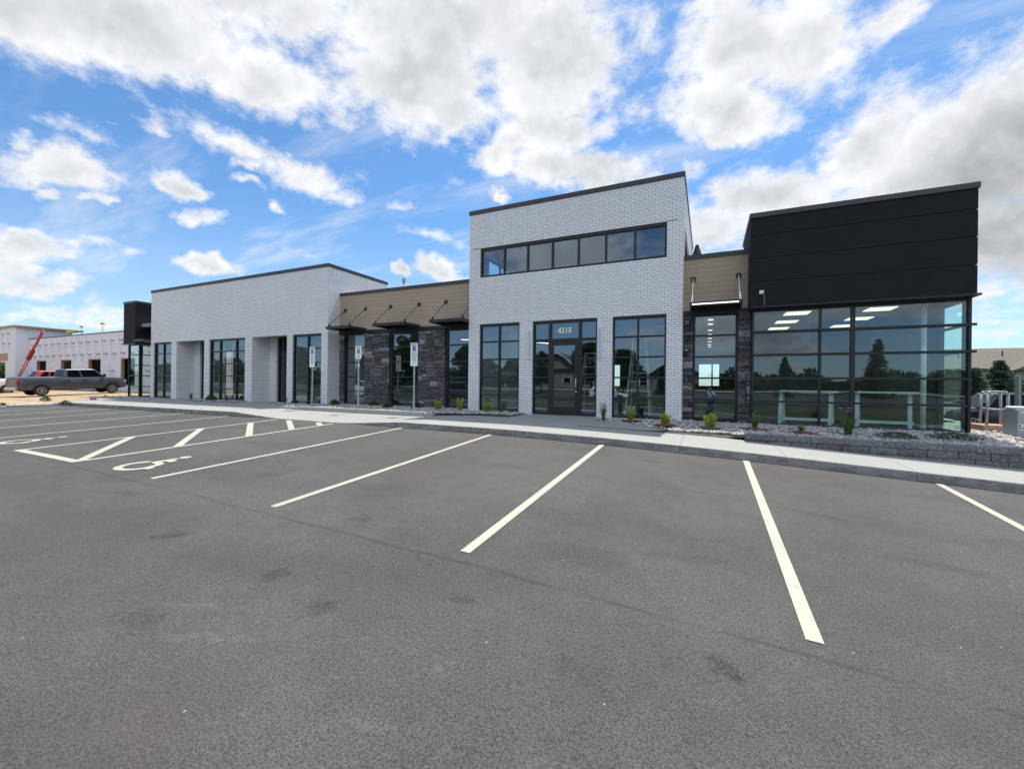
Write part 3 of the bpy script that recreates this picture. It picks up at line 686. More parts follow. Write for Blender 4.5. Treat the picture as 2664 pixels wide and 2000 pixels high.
# ---- tower block
YT = 13.61; tx0, tx1 = -8.18, -.71; tt = 8.17
ops = [(-7.72, -6.09, -9, HEAD), (-5.586, -3.306, -9, HEAD), (-2.807, -1.17, -9, HEAD), (-7.72, -1.18, 5.79, 6.887)]
wall('brick_wall', tx0, tx1, .55, tt, YT, YT+.30, ops, 'brick')
wall('brick_wall', YT+.30, 20.8, .55, tt, tx1, tx1-.30, [(14.4, 20.2, 5.95, 6.95)], 'brick', 'x')
wall('brick_wall', YT+.30, 20.8, .55, tt, tx0, tx0+.30, [(14.6, 20.0, 5.79, 6.887)], 'brick', 'x')
wall('rear_wall', tx0, tx1, 4.0, tt, 20.8, 21.1, [], 'inner_wall')
coping([(tx0-.03, tx1+.03, YT-.03, YT+.33), (tx1-.33, tx1+.03, YT+.33, 21.13), (tx0-.03, tx0+.33, YT+.33, 21.13), (tx0+.33, tx1-.33, 20.8, 21.13)], tt)
window(-7.72, -6.09, .82, HEAD, YT+.06, [-6.93], TR, head=.09)
window(-2.807, -1.17, .82, HEAD, YT+.06, [-2.02], TR, head=.09)
window(-7.72, -1.18, 5.79, 6.887, YT+.04, [-6.752, -5.833, -4.904, -3.983, -3.062, -2.14], (), fw=.07, head=.10, sill=.08, mw=.06)
window(14.4, 20.2, 5.95, 6.95, tx1-.05, [15.4, 16.4, 17.4, 18.4, 19.3], (), axis='x', side=-1, fw=.06)
window(14.6, 20.0, 5.79, 6.887, tx0+.05, [15.95, 17.3, 18.65], (), axis='x', side=1, fw=.06)
fr, dr = storefront_door(-5.586, -3.306, YT+.05, -4.933, -3.932)
for a_, b_ in ((-8.05, -7.72), (-1.18, -.90)): mb = MB(); mb.box(a_, b_, YT-.012, YT+.02, 6.888, 6.896); build('lintel_plate', mb, 'coping', B)
def text_mesh(s, size, ext=.002, font_off=0., align='CENTER'):
    cu = bpy.data.curves.new('t', 'FONT'); cu.body = s; cu.size = size; cu.extrude = ext; cu.align_x = align; cu.align_y = 'CENTER'; cu.offset = font_off; cu.resolution_u = 3
    o = bpy.data.objects.new('t', cu); me = bpy.data.meshes.new_from_object(o); bpy.data.objects.remove(o); bpy.data.curves.remove(cu)
    v = [tuple(q.co) for q in me.vertices]; f = [tuple(p.vertices) for p in me.polygons]; bpy.data.meshes.remove(me); return v, f
def add_text(mb, s, size, x, y, z, ext=.002, off=0., rot=0., sx=1.):
    v, f = text_mesh(s, size, ext, off)
    mb.add([(x+a*sx, y-c, z+b) for a, b, c in v], f); return mb
mb = MB(); add_text(mb, '4215', .25, -4.44, YT+.10, 3.70, .003, .010, sx=1.0)
o = build('street_number', mb, 'white_paint', fr); o['label'] = 'white street number 4215 above the entrance door'
for x0, x1 in ((-5.765, -5.632), (-3.262, -3.130)):
    mb = MB(); mb.box(x0, x1, YT-.055, YT-.002, 2.73, 3.76); l_ = build('wall_lamp', mb, 'white_paint', B, bevel=.006)
    mb = MB(); mb.box(x0+.02, x1-.02, YT-.062, YT-.054, 2.76, 3.73); build('diffuser', mb, 'diffuser', l_)

# ---- brown cladding, middle
def clad(x0, x1, y, z0, z1, dep=.3):
    mb = MB(); mb.box(x0, x1, y, y+dep, z0, z1); o = build('wood_cladding', mb, 'wood', B)
    mb = MB(); mb.box(x0, x1, y-.07, y+.25, z0-.13, z0-.002); build('header_band', mb, 'dark_metal', B)
    mb = MB(); mb.box(x0, x1, y-.035, y+dep+.03, z1, z1+.13); build('coping', mb, 'coping', B)
clad(-15.45, -8.18, 14.19, 4.19, 5.82)
clad(-.71, 1.04, 14.07, 4.16, 5.76)
def stone_pier(x0, x1, y, z0=.60, z1=4.055, dep=.25, seed=0):
    rg = random.Random(seed); mb = MB(); mb.box(x0+.01, x1-.01, y+.05, y+dep, z0, z1, (.012, .012, .013))
    U = .075; nx = max(2, round((x1-x0)/.11)); nz = round((z1-z0)/U); cw = (x1-x0)/nx; ch = (z1-z0)/nz; used = [[0]*nx for _ in range(nz)]
    for k in range(nz):
        for i in range(nx):
            if used[k][i]: continue
            h = rg.choice([1, 1, 1, 2, 2, 3]); w_ = rg.choice([2, 3, 4, 5, 6, 3]) if h < 3 else rg.choice([2, 3, 4])
            w_ = min(w_, nx-i); h = min(h, nz-k)
            for q in range(w_):
                if used[k][i+q]: w_ = q; break
            for kk in range(k, k+h):
                for q in range(w_): used[kk][i+q] = 1
            g = rg.random(); base = rg.uniform(.085, .17)
            if g > .88: base = rg.uniform(.22, .32)
            if g < .2: base *= .7
            tint = rg.choice([(1, .98, 1.02), (1.06, 1, .97), (.95, .98, 1.08), (1.12, .96, 1.0)])
            pr = rg.uniform(0, .045); a, b = x0+i*cw+.005, x0+(i+w_)*cw-.005; c, d = z0+k*ch+.004, z0+(k+h)*ch-.004
            # slightly skewed hewn face
            j = lambda s=.012: rg.uniform(-s, s)
            yf = y-pr; vs = [(a, y+.06, c), (b, y+.06, c), (b, y+.06, d), (a, y+.06, d), (a+abs(j()), yf+abs(j(.02)), c+abs(j(.008))), (b-abs(j()), yf+abs(j(.02)), c+abs(j(.008))), (b-abs(j()), yf+abs(j(.02)), d-abs(j(.008))), (a+abs(j()), yf+abs(j(.02)), d-abs(j(.008)))]
            mx, mz = (a+b)/2+j(.03), (c+d)/2; vs.append((mx, yf-rg.uniform(0, .02), mz))
            mb.add(vs, [(0, 1, 5, 4), (1, 2, 6, 5), (2, 3, 7, 6), (3, 0, 4, 7), (4, 5, 8), (5, 6, 8), (6, 7, 8), (7, 4, 8)], tuple(min(1, base*t_) for t_ in tint))
    return build('stone_veneer', mb, 'stone', B)
YW = 14.19
for i, (a, b) in enumerate(((-15.45, -15.19), (-13.93, -12.53), (-10.95, -9.63))): stone_pier(a, b, YW, seed=i+3)
stone_pier(-.71, -.43, 14.07, seed=11); stone_pier(.79, 1.12, 14.03, seed=12)
window(-15.19, -13.93, .80, HEAD, YW+.07, [], TR, fw=.06, sill=.1)
window(-12.53, -10.95, .80, HEAD, YW+.07, [], TR, fw=.11, sill=.1)
window(-9.63, -8.18, .80, HEAD, YW+.07, [], TR, fw=.08, sill=.1)
window(-.43, .79, .80, HEAD, 14.07+.05, [], TR, fw=.06, sill=.1)

# ---- canopies
def canopy(x0, x1, yw, lamp=False):
    y0 = 13.15; z0, z1 = 4.16, 4.275
    mb = MB(); mb.box(x0, x1, y0, y0+.07, z0, z1); mb.box(x0, x1, yw-.09, yw-.03, z0, z1); mb.box(x0, x0+.05, y0+.07, yw-.09, z0+.002, z1-.002); mb.box(x1-.05, x1, y0+.07, yw-.09, z0+.002, z1-.002)
    mb.box(x0+.05, x1-.05, y0+.07, yw-.09, z1-.035, z1-.015)
    k = int((x1-x0)/.16)
    for i in range(1, k): xx = x0+(x1-x0)*i/k; mb.box(xx-.012, xx+.012, y0+.07, yw-.09, z0+.03, z1-.036)
    c = build('canopy', mb, 'dark_metal', B)
    for xx in (x0+.06, x1-.06):
        r_ = MB(); r_.cyl((xx, yw-.03, 5.14), (xx, y0+.13, 4.36), .013, n=8); r_.box(xx-.03, xx+.03, y0+.10, y0+.16, z1, 4.39)
        build('support_rod', r_, 'dark_metal' if not lamp else 'alu', c)  # right canopy's rods use paler metal, painting in the sun on them
        r_ = MB(); r_.box(xx-.07, xx+.07, yw-.03, yw-.002, 5.07, 5.21); build('mounting_plate', r_, 'dark_metal', c)
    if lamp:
        mb = MB(); mb.box(x0+.06, x1-.10, y0-.012, y0-.001, z0+.035, z0+.065); build('glowing_strip', mb, 'strip_light', c)  # bright white bar along the fascia front, set to emit
    return c
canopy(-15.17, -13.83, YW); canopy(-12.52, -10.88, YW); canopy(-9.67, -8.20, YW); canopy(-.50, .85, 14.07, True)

# ---- right black box and glass corner
kx0, kx1 = 1.04, 5.66; ky = 13.41; kzb = 4.07; kzt = 6.54
lv = [kzb+.01, 4.759, 5.409, 6.053, kzt]
mb = MB()
for a, b in zip(lv, lv[1:]):
    mb.box(kx0, kx1, ky, ky+.06, a+.010, b-.010); mb.box(kx0, kx0+.06, ky+.06, 16.0, a+.010, b-.010); mb.box(kx1-.06, kx1, ky+.06, 20.0, a+.010, b-.010)
build('black_panel', mb, 'stucco', B, bevel=.006)
mb = MB(); mb.box(kx0+.03, kx1-.03, ky+.03, ky+.30, kzb, kzt-.01); mb.box(kx0+.031, kx0+.3, ky+.3, 16.0, kzb, kzt-.01); mb.box(kx1-.3, kx1-.031, ky+.3, 20.0, kzb, kzt-.01)
build('panel_backing', mb, 'black_metal', B)
coping([(kx0-.03, kx1+.03, ky-.03, ky+.33), (kx0-.03, kx0+.33, ky+.33, 16.1), (kx1-.33, kx1+.03, ky+.33, 20.1)], kzt, .14)
mb = MB(); prof = [(ky+.2, kzb+.03), (ky-.015, kzb+.03), (ky-.05, kzb-.0), (ky-.05, kzb-.03), (ky+.2, kzb-.03)]
mb.prism([(p[0], p[1]) for p in prof], kx0, kx1+.06, 'x'); mb.box(kx1-.15, kx1+.06, ky+.2, 20.0, kzb-.03, kzb+.03)
mb.box(kx0+.02, kx1-.02, ky+.205, ky+.6, kzb-.06, kzb+.02)
build('drip_edge', mb, 'black_metal', B)
gy = 13.72
window(1.125, 5.70, .66, 4.035, gy, [(2.727, .055), (3.433, .09)], TR, fw=.05, glassm='glass_clear', head=.05, sill=.15, tw=.055)
mb = MB()
for z in (T1, T2): mb.box(1.14, 5.78, gy-.035, gy-.0005, z-.03, z+.03)
build('transom_cap', mb, 'black_metal', B)
window(gy+.12, 15.05, .66, 4.035, 5.70, [], TR, axis='x', side=-1, fw=.05, glassm='glass_clear', sill=.15)
def side_stone(y0, y1, x):
    mb = MB(); mb.box(x-.30, x-.04, y0, y1, .6, 4.04, (.03, .03, .032)); rg = random.Random(5); z = .6
    while z < 4.03:
        h = rg.choice([.075, .15, .15, .22]); y = y0
        while y < y1-.02:
            l = min(rg.uniform(.15, .5), y1-y); b = rg.uniform(.03, .09); mb.box(x-.041, x+rg.uniform(-.02, .02), y+.004, y+l-.004, z+.004, min(4.03, z+h)-.004, (b, b, b*1.04)); y += l
        z += h
    build('stone_veneer', mb, 'stone', B)
side_stone(15.05, 20.0, 5.69)

# ---- left end black box
lx0, lx1 = -33.0, -31.62
mb = MB()
for a, b in zip(lv, lv[1:]): mb.box(lx0, lx1, 13.40, 13.46, a+.01, b-.01); mb.box(lx1-.06, lx1, 13.46, 17, a+.01, b-.01); mb.box(lx0, lx0+.06, 13.46, 20, a+.01, b-.01)
build('black_panel', mb, 'stucco', B)
mb = MB(); mb.box(lx0+.03, lx1-.03, 13.43, 17, kzb-.02, kzt-.01); build('panel_backing', mb, 'black_metal', B)
coping([(lx0-.03, lx1+.03, 13.37, 13.7), (lx1-.3, lx1+.03, 13.7, 17), (lx0-.03, lx0+.3, 13.7, 17)], kzt, .14)
mb = MB(); mb.box(lx0-.08, lx1+.02, 13.35, 13.6, kzb-.04, kzb+.02); build('drip_edge', mb, 'black_metal', B)
window(lx0+.05, lx1-.03, .82, 4.03, 13.62, [], TR, fw=.05, glassm='glass_clear')
window(13.74, 14.45, .82, 4.03, lx1-.04, [], TR, axis='x', side=-1, fw=.07, glassm='glass_clear')
mb = MB(); mb.box(lx1-.3, lx1-.02, 14.45, 17, .6, 4.05); build('dark_pier', mb, 'black_metal', B)
mb = MB(); mb.box(lx1, xl0, 15.4, 15.7, 4.19, 5.8); build('wood_cladding', mb, 'wood', B)
mb = MB(); mb.box(lx1, xl0, 15.35, 15.7, .6, 4.19); build('dark_pier', mb, 'black_metal', B)
mb = MB(); mb.box(-31.25, -30.12, 13.15, 15.4, 4.16, 4.27); c = build('canopy', mb, 'coping', B)
for xx in (-31.2, -30.2): q = MB(); q.cyl((xx, 15.38, 5.1), (xx, 13.3, 4.3), .013, n=8); build('support_rod', q, 'dark_metal', c)

# ---- roofs, interior
mb = MB()
mb.box(xl0+.3, xl1-.3, YL+.3, 17.0, 6.3, 6.5); mb.box(tx0+.3, tx1-.3, YT+.3, 20.8, 7.3, 7.5)
mb.box(xl1, tx0, 14.49, 28, 5.2, 5.4); mb.box(tx1, kx0+.30, 14.37, 28, 5.2, 5.4); mb.box(kx0+.31, kx1-.3, ky+.3, 28, 5.45, 5.6); mb.box(xl0+.3, xl1, 17.3, 28, 5.2, 5.4)
mb.box(tx0, tx1, 21.1, 28, 5.2, 5.4); mb.box(lx0+.1, xl0+.3, 13.7, 28, 5.1, 5.3)
build('roof', mb, 'roof', B)
mb = MB(); mb.box(lx0+.1, kx1-.32, 14.2, 28, .60, .80); mb.box(1.13, 5.6, 13.84, 14.2, .60, .80); mb.box(-7.9, -1.0, 13.9, 14.2, .6, .805)
build('floor', mb, 'inner_floor', B)
for q_ in ((tx1, 5.38, 14.37, 27.7, 4.10, 4.16), (1.2, 5.38, 13.84, 14.369, 4.10, 4.16), (xl1+.02, tx0-.02, 14.5, 27.7, 4.2, 4.26), (xl0+.32, xl1-.32, 14.9, 27.7, 4.4, 4.46)):
    mb = MB(); mb.box(*q_); build('ceiling', mb, 'ceiling', B)
wall('rear_wall', lx0+.1, kx1-.03, .6, 5.6, 27.7, 28.0, [(-.5, .18, 1.9, 3.2), (.26, .60, 1.9, 3.2), (-6.5, -5.2, 1.8, 3.2), (3.0, 4.6, 1.6, 3.3), (2.3, 2.5, 1.4, 3.0), (-20, -18.5, 1.0, 3.2)], 'inner_wall')
for q_ in ((xl1-.15, xl1-.03, 17.4, 27.7, .8, 5.2), (tx0+.31, tx0+.43, 17.4, 27.7, .8, 5.2), (xl1-.02, tx0, 19.5, 19.62, .8, 4.2), (xl0+.4, -15.8, 19.5, 19.62, .8, 4.4), (kx1-.34, kx1-.05, 15.1, 27.7, .8, 5.4), (1.3, 5.3, 21.0, 21.12, .8, 4.1)):
    mb = MB(); mb.box(*q_); build('partition_wall', mb, 'inner_wall', B)
for i, (cx, cy) in enumerate(((2.42, 15.15), (2.42, 17.0), (2.42, 18.8), (4.39, 15.15), (4.39, 17.0), (4.39, 18.8))):
    mb = MB(); mb.box(cx-.31, cx+.31, cy-.31, cy+.31, 4.085, 4.099); build('ceiling_panel_light', mb, 'panel_light', B)
for i, cy in enumerate((15.6, 16.7, 18.5, 20, 21.6, 23.2, 24.8, 26)):
    mb = MB(); mb.box(-.02, .14, cy-.12, cy+.12, 4.085, 4.099); build('ceiling_panel_light', mb, 'panel_light', B)
mb = MB(); mb.bar((-9.5, 15.2, 3.72), (-8.3, 16.4, 3.72), .07, .03); build('hanging_strip_light', mb, 'strip_light', B)
mb = MB(); mb.bar((-7.3, 16.6, 3.72), (-6.4, 18.2, 3.72), .07, .03); build('hanging_strip_light', mb, 'strip_light', B)
mb = MB(); mb.cyl((5.02, 14.25, .8), (5.02, 14.25, 4.1), .055, n=14); build('column', mb, 'timber_w', B, smooth=True)

# ---- small things on the building
t = thing('vent_pipe', (-14.09, 17, 5.4), 'thin galvanized vent pipe on the roof behind the middle brown cladding', 'vent pipe')
mb = MB(); mb.cyl((-14.09, 17, 5.4), (-14.09, 17, 6.95), .045, n=12); build('pipe', mb, 'galv', t, smooth=True)
mb = MB(); mb.cyl((-14.09, 17, 6.95), (-14.09, 17, 7.02), .05, .10, n=12); mb.cyl((-14.09, 17, 7.02), (-14.09, 17, 7.17), .10, .10, n=12); build('cap', mb, 'galv', t)
t = thing('rooftop_vent', (-.60, 20.5, 5.4), 'dark hooded roof vent beside the rear of the tall brick tower', 'roof vent')
mb = MB(); mb.cyl((-.50, 20.4, 5.4), (-.50, 20.4, 7.5), .05, n=10); build('pipe', mb, 'dark_metal', t)
mb = MB(); mb.cyl((-.50, 20.4, 7.45), (-.50, 20.4, 7.7), .16, .20, n=14); mb.cyl((-.50, 20.4, 7.7), (-.50, 20.4, 8.15), .20, .06, n=14); build('hood', mb, 'dark_metal', t)
t = thing('junction_box', (1.32, ky, 4.47), 'small white junction box with a loose cable on the black panel wall', 'junction box')
mb = MB(); mb.box(1.26, 1.37, ky-.045, ky-.0, 4.415, 4.515); build('box', mb, 'white_paint', t, bevel=.008)
mb = MB(); mb.cyl((1.335, ky-.05, 4.45), (1.335, ky-.07, 4.45), .018); mb.tube([(1.335, ky-.06, 4.45), (1.365, ky-.04, 4.40), (1.385, ky-.03, 4.32), (1.385, ky-.02, 4.20), (1.365, ky-.02, 4.11)], .006); build('cable', mb, 'galv', t)
t = thing('key_box', (-.61, 14.0, 2.9), 'small black key box on the dark stone left of the narrow window', 'key box')
mb = MB(); mb.box(-.675, -.545, 13.93, 14.02, 2.82, 2.99); build('box', mb, 'black_metal', t, bevel=.01)
mb = MB(); mb.box(-.655, -.565, 13.918, 13.929, 2.95, 2.975); build('label_strip', mb, 'white_paint', t)

# ---- inside the glass corner and windows
def trestle(x0, x1, y, label):
    t = thing('work_table', ((x0+x1)/2, y, .8), label, 'table', 'white work tables inside the glass corner')
    mb = MB(); mb.box(x0, x1, y-.3, y+.35, 1.72, 1.765); build('table_top', mb, 'timber_w', t)
    for xx in (x0+.10, x1-.10):
        for s_ in (-1, 1):
            mb = MB(); mb.bar((xx+.03*s_, y+.02+.10*s_, 1.72), (xx+.09*s_, y+.02+.28*s_, .80), .085, .045); build('leg', mb, 'timber_w', t)
    mb = MB(); mb.box(x0+.1, x1-.1, y-.24, y-.20, .90, .98); build('stretcher', mb, 'timber_w', t)
trestle(1.90, 3.30, 14.70, 'left of the two white work tables behind the corner glass'); trestle(3.70, 5.02, 14.70, 'right of the two white work tables behind the corner glass')
def ladder(cx, cy, z0, H, label):
    t = thing('step_ladder', (cx, cy, z0), label, 'ladder', 'step ladders inside the building')
    for s_ in (-1, 1):
        mb = MB(); mb.bar((cx+s_*.42, cy-.45, z0), (cx+s_*.20, cy, z0+H), .07, .03); build('rail', mb, 'alu', t)
        mb = MB(); mb.bar((cx+s_*.40, cy+.55, z0), (cx+s_*.20, cy+.05, z0+H), .05, .025); build('rear_leg', mb, 'alu', t)
    for i in range(1, int(H/.30)):
        f = i*.30/H; hw = .42+(.20-.42)*f; yy = cy-.45*(1-f)
        mb = MB(); mb.box(cx-hw, cx+hw, yy-.03, yy+.05, z0+i*.30-.015, z0+i*.30+.015); build('step', mb, 'alu', t)
    mb = MB(); mb.box(cx-.22, cx+.22, cy-.08, cy+.14, z0+H, z0+H+.05); build('top_cap', mb, 'alu', t)
ladder(-2.25, 15.7, .80, 2.9, 'tall aluminium step ladder behind the window right of the entrance')
ladder(-4.45, 17.2, .80, 2.35, 'shorter aluminium step ladder deep behind the glass of the entrance')
# ------------------------------------------------------------------ planting beds with loose rock
def unit_rocks(k=10):
    out = []
    bm = bmesh.new(); bmesh.ops.create_icosphere(bm, subdivisions=1, radius=1); base = np.array([v.co[:] for v in bm.verts]); fc = np.array([[v.index for v in f.verts] for f in bm.faces]); bm.free()
    for i in range(k): out.append(base*(1+RNG.uniform(-.22, .22, (len(base), 1)))*np.array([1, RNG.uniform(.6, .95), RNG.uniform(.45, .75)]))
    return out, fc
ROCKS, RF = unit_rocks()
def rock_field(name, poly_fn, x0, x1, y0, y1, dens, rmin, rmax, zf, label):
    n = int((x1-x0)*(y1-y0)*dens); V = []; Fc = []; Cc = []
    xs = RNG.uniform(x0, x1, n); ys = RNG.uniform(y0, y1, n); off = 0
    for x, y in zip(xs, ys):
        if not poly_fn(x, y): continue
        r_ = RNG.uniform(rmin, rmax)*(1 if RNG.random() > .08 else 1.35); b = ROCKS[RNG.integers(len(ROCKS))]*r_; a = RNG.uniform(0, 6.28); ca, sa = math.cos(a), math.sin(a); tl = RNG.uniform(-.4, .4)
        p = np.stack([b[:, 0]*ca-b[:, 1]*sa, b[:, 0]*sa+b[:, 1]*ca, b[:, 2]+b[:, 0]*tl*.5], -1)+np.array([x, y, zf(x, y)+r_*RNG.uniform(.15, .55)])
        V.append(p); Fc.append(RF+off); off += len(p)
        g = RNG.random(); base = RNG.uniform(.26, .50)
        c = (base*1.0, base*.98, base*.95) if g < .6 else ((base*1.25, base*1.1, base*.86) if g < .85 else (base*.55, base*.55, base*.58))
        if g > .97: c = (.6, .58, .52)
        Cc.append(np.tile(np.array(c+(1.,)), (len(RF), 1)))
    V = np.concatenate(V); Fc = np.concatenate(Fc); Cc = np.concatenate(Cc)
    me = bpy.data.meshes.new(name); me.vertices.add(len(V)); me.vertices.foreach_set('co', V.astype('f').ravel())
    me.loops.add(Fc.size); me.loops.foreach_set('vertex_index', Fc.astype('i').ravel()); me.polygons.add(len(Fc)); me.polygons.foreach_set('loop_start', np.arange(0, Fc.size, 3, dtype='i')); me.polygons.foreach_set('loop_total', np.full(len(Fc), 3, 'i'))
    me.update(calc_edges=True); ca_ = me.color_attributes.new('Col', 'FLOAT_COLOR', 'FACE') if False else me.color_attributes.new('Col', 'FLOAT_COLOR', 'CORNER')
    ca_.data.foreach_set('color', np.repeat(Cc, 3, axis=0).astype('f').ravel())
    me.polygons.foreach_set('use_smooth', [True]*len(me.polygons))
    o = link(name, me, M['rock']); tag(o, label, 'rock bed', kind='stuff'); return o
def bed_sheet(name, xs, ys, zf):
    o = grid_mesh(name, xs, ys, zf, 'bed'); return o
# right bed behind the retaining wall
WY = 10.92
def wall_y(x): return WY+.30
def rb_z(x, y): return .70+.07*sm((y-11.2)/2.2)-.35*sm((x-6.6)/2.0)*0
bed_sheet('planting_bed', np.arange(-3.2, 8.01, .4), [WY+.15, 11.4, 12, 12.8, 13.8], lambda x, y: (rb_z(x, y) if x > .6 else walkz(x, y)+.02 if y < 11.25 else rb_z(x, y)+.0)-.01)
def in_rb(x, y):
    if y > 13.70 and x < 5.72: return False
    if x < .55: 
        f = 11.45+.75*(1 if x < -1.9 else sm((-x)/1.9))-.15 if x < -.9 else 11.35
        if x < -1.6: f = 12.15+(x+1.6)*-.35
        return x > -3.1 and y > f
    if y < WY+.24: return False
    return x < 7.9 and y > WY+.24 and (x < 7.15-(13.9-y)*-.10 or y < 14)
rock_field('river_rock_bed', in_rb, -3.1, 7.9, 11.1, 13.72, 330, .036, .062, rb_z, 'grey and tan river rock bed under the glass corner')
# rocks beyond the corner, up to the drive kerb
bed_sheet('planting_bed', np.arange(5.75, 7.7, .3), np.arange(13.8, 19, .6), lambda x, y: .745)
rock_field('river_rock_bed', lambda x, y: x < 6.62+(y-13.7)*.155, 5.75, 7.4, 13.7, 18, 300, .036, .06, lambda x, y: .75, 'sunlit tan river rock beyond the right corner of the building')
mb = MB()
for i in range(8):
    y = 12.6+i*1.2; x = 6.72+(y-13.9)*.155; mb.box(x, x+.16, y, y+1.19, .3, .80)
o = build('drive_kerb', mb, 'concrete_grey', bevel=.02); o['kind'] = 'structure'
# bed in front of the middle brown section and tower
def mbz(x, y): return .86
def in_mb(x, y):
    lim = 14.15 if -15.45 < x < -8.2 else (13.5)
    if y > lim: return False
    if x < -16.0: return x > -17.9 and y > 12.0+(-16-x)*.45
    if x < -8.4: return y > 11.6
    if x < -7.2: return y > 11.75+(x+8.4)*.35
    return x < -5.75 and y > 12.2+(x+7.2)*.15
bed_sheet('planting_bed', np.arange(-17.8, -8.1, .4), [11.55, 12, 13, 13.5], lambda x, y: .83 if in_mb(x, y+.05) else walkz(x, y)-.03)
bed_sheet('planting_bed', np.arange(-15.4, -8.1, .4), [13.5, 14.2], lambda x, y: .83)
bed_sheet('planting_bed', np.arange(-8.2, -5.7, .3), [12.0, 12.4, 13, 13.6], lambda x, y: .825 if in_mb(x, y+.05) else walkz(x, y)-.03)
rock_field('river_rock_bed', in_mb, -17.9, -5.7, 11.5, 14.2, 240, .036, .058, lambda x, y: .835, 'pale river rock bed in front of the stone piers and sign posts')
mb = MB()
xsb = np.arange(-16.2, -8.2, 1.52)
for a in xsb:
    b = min(a+1.515, -8.25); mb.box(a, b, 11.44, 11.60, .55, .885 if -15.9 < a < -9.0 else .85)
o = build('bed_kerb', mb, 'concrete_grey', bevel=.025); o['kind'] = 'structure'
# bed in front of the left brick block
def in_lb(x, y): return (-24.6 < x < -20.9 and 12.35 < y < 13.5 and y > 12.35+.5*abs((x+22.7)/1.9)**4) or (-33.2 < x < -28.6 and 11.9 < y < 13.35)
rock_field('river_rock_bed', in_lb, -33.2, -20.9, 11.9, 13.5, 200, .03, .05, lambda x, y: .835 if x > -28 else .80, 'small rock bed before the left white brick block')
rock_field('river_rock_bed', lambda x, y: x < -28.9-.0*y, -31.2, -28.9, 3, 11.8, 150, .035, .06, lambda x, y: .50 if y < 8 else .55, 'pale rock strip between the parking lot kerb and the bare dirt')
# retaining wall of split face blocks
t = thing('retaining_wall', (4, WY, .3), 'low grey split face block retaining wall with cap stones', 'retaining wall')
rg = random.Random(4)
def wedge(mb, x0, x1, y0, y1, z0, z1, base, rough):
    nx, nz = max(2, int((x1-x0)/.07)), max(1, int((z1-z0)/.06)); o = len(mb.v)
    for k in range(nz+1):
        for i in range(nx+1):
            e = (i in (0, nx)) or (k in (0, nz)); mb.v.append((x0+(x1-x0)*i/nx, y0+(.014 if e else rg.uniform(-rough, rough)), z0+(z1-z0)*k/nz))
    for k in range(nz):
        for i in range(nx): a = o+k*(nx+1)+i; mb.f.append((a, a+1, a+nx+2, a+nx+1)); mb.c.append(base)
    mb.box(x0, x1, y0+.015, y1, z0, z1, base)
cap = MB(); body = MB(); x = .78
while x < 14:
    l = rg.uniform(.36, .48); b = rg.uniform(.17, .22); wedge(cap, x+.003, x+l-.003, WY-.02+rg.uniform(-.004, .004), WY+.30, .660, .762, (b, b*1.0, b*1.03), .006); x += l
for r_ in range(6):
    z1 = .657-r_*.155; x = .78+(.24 if r_ % 2 else 0)
    while x < 14:
        l = .45; g = min(walkz(x+l, 10.9), walkz(x, 10.9))
        if z1 > g-.02: b = rg.uniform(.15, .22); wedge(body, x+.006, x+l-.006, WY+.012, WY+.28, z1-.147, z1, (b*1.02, b, b*.99), .012)
        x += l
build('cap_course', cap, 'block', t, fixn=False); build('block_course', body, 'block', t, fixn=False)

# ------------------------------------------------------------------ accessible parking signs
def isa(mb, x, y, z, s):
    """white wheelchair figure in the xz plane"""
    def seg(pts, w_):
        for k, (a, b) in enumerate(zip(pts, pts[1:])):
            a = Vector((a[0], 0, a[1])); b = Vector((b[0], 0, b[1])); d = (b-a).normalized(); n_ = Vector((-d.z, 0, d.x))*w_/2; a2 = a-d*w_*.3; b2 = b+d*w_*.3
            mb.add([(x+p.x*s, y, z+p.z*s) for p in (a2-n_, b2-n_, b2+n_, a2+n_)], [(0, 1, 2, 3)])
    seg(ring_pts(-.02, -.17, .24, 110, 390, 16), .07); seg([(-.05, .30), (-.02, .03), (.18, .0), (.28, -.28), (.36, -.26)], .08); seg([(-.04, .16), (.15, .14)], .06)
    h = ring_pts(-.06, .42, .075, 0, 360, 12)[:-1]; mb.add([(x+a*s, y, z+b*s) for a, b in h], [tuple(range(12))])
def plate(mb, x0, x1, z0, z1, y0, y1, r=.03):
    pts = []
    for cx, cz, a0 in ((x1-r, z1-r, 0), (x0+r, z1-r, 90), (x0+r, z0+r, 180), (x1-r, z0+r, 270)):
        pts += ring_pts(cx, cz, r, a0, a0+90, 4)
    mb.prism(pts, y0, y1)
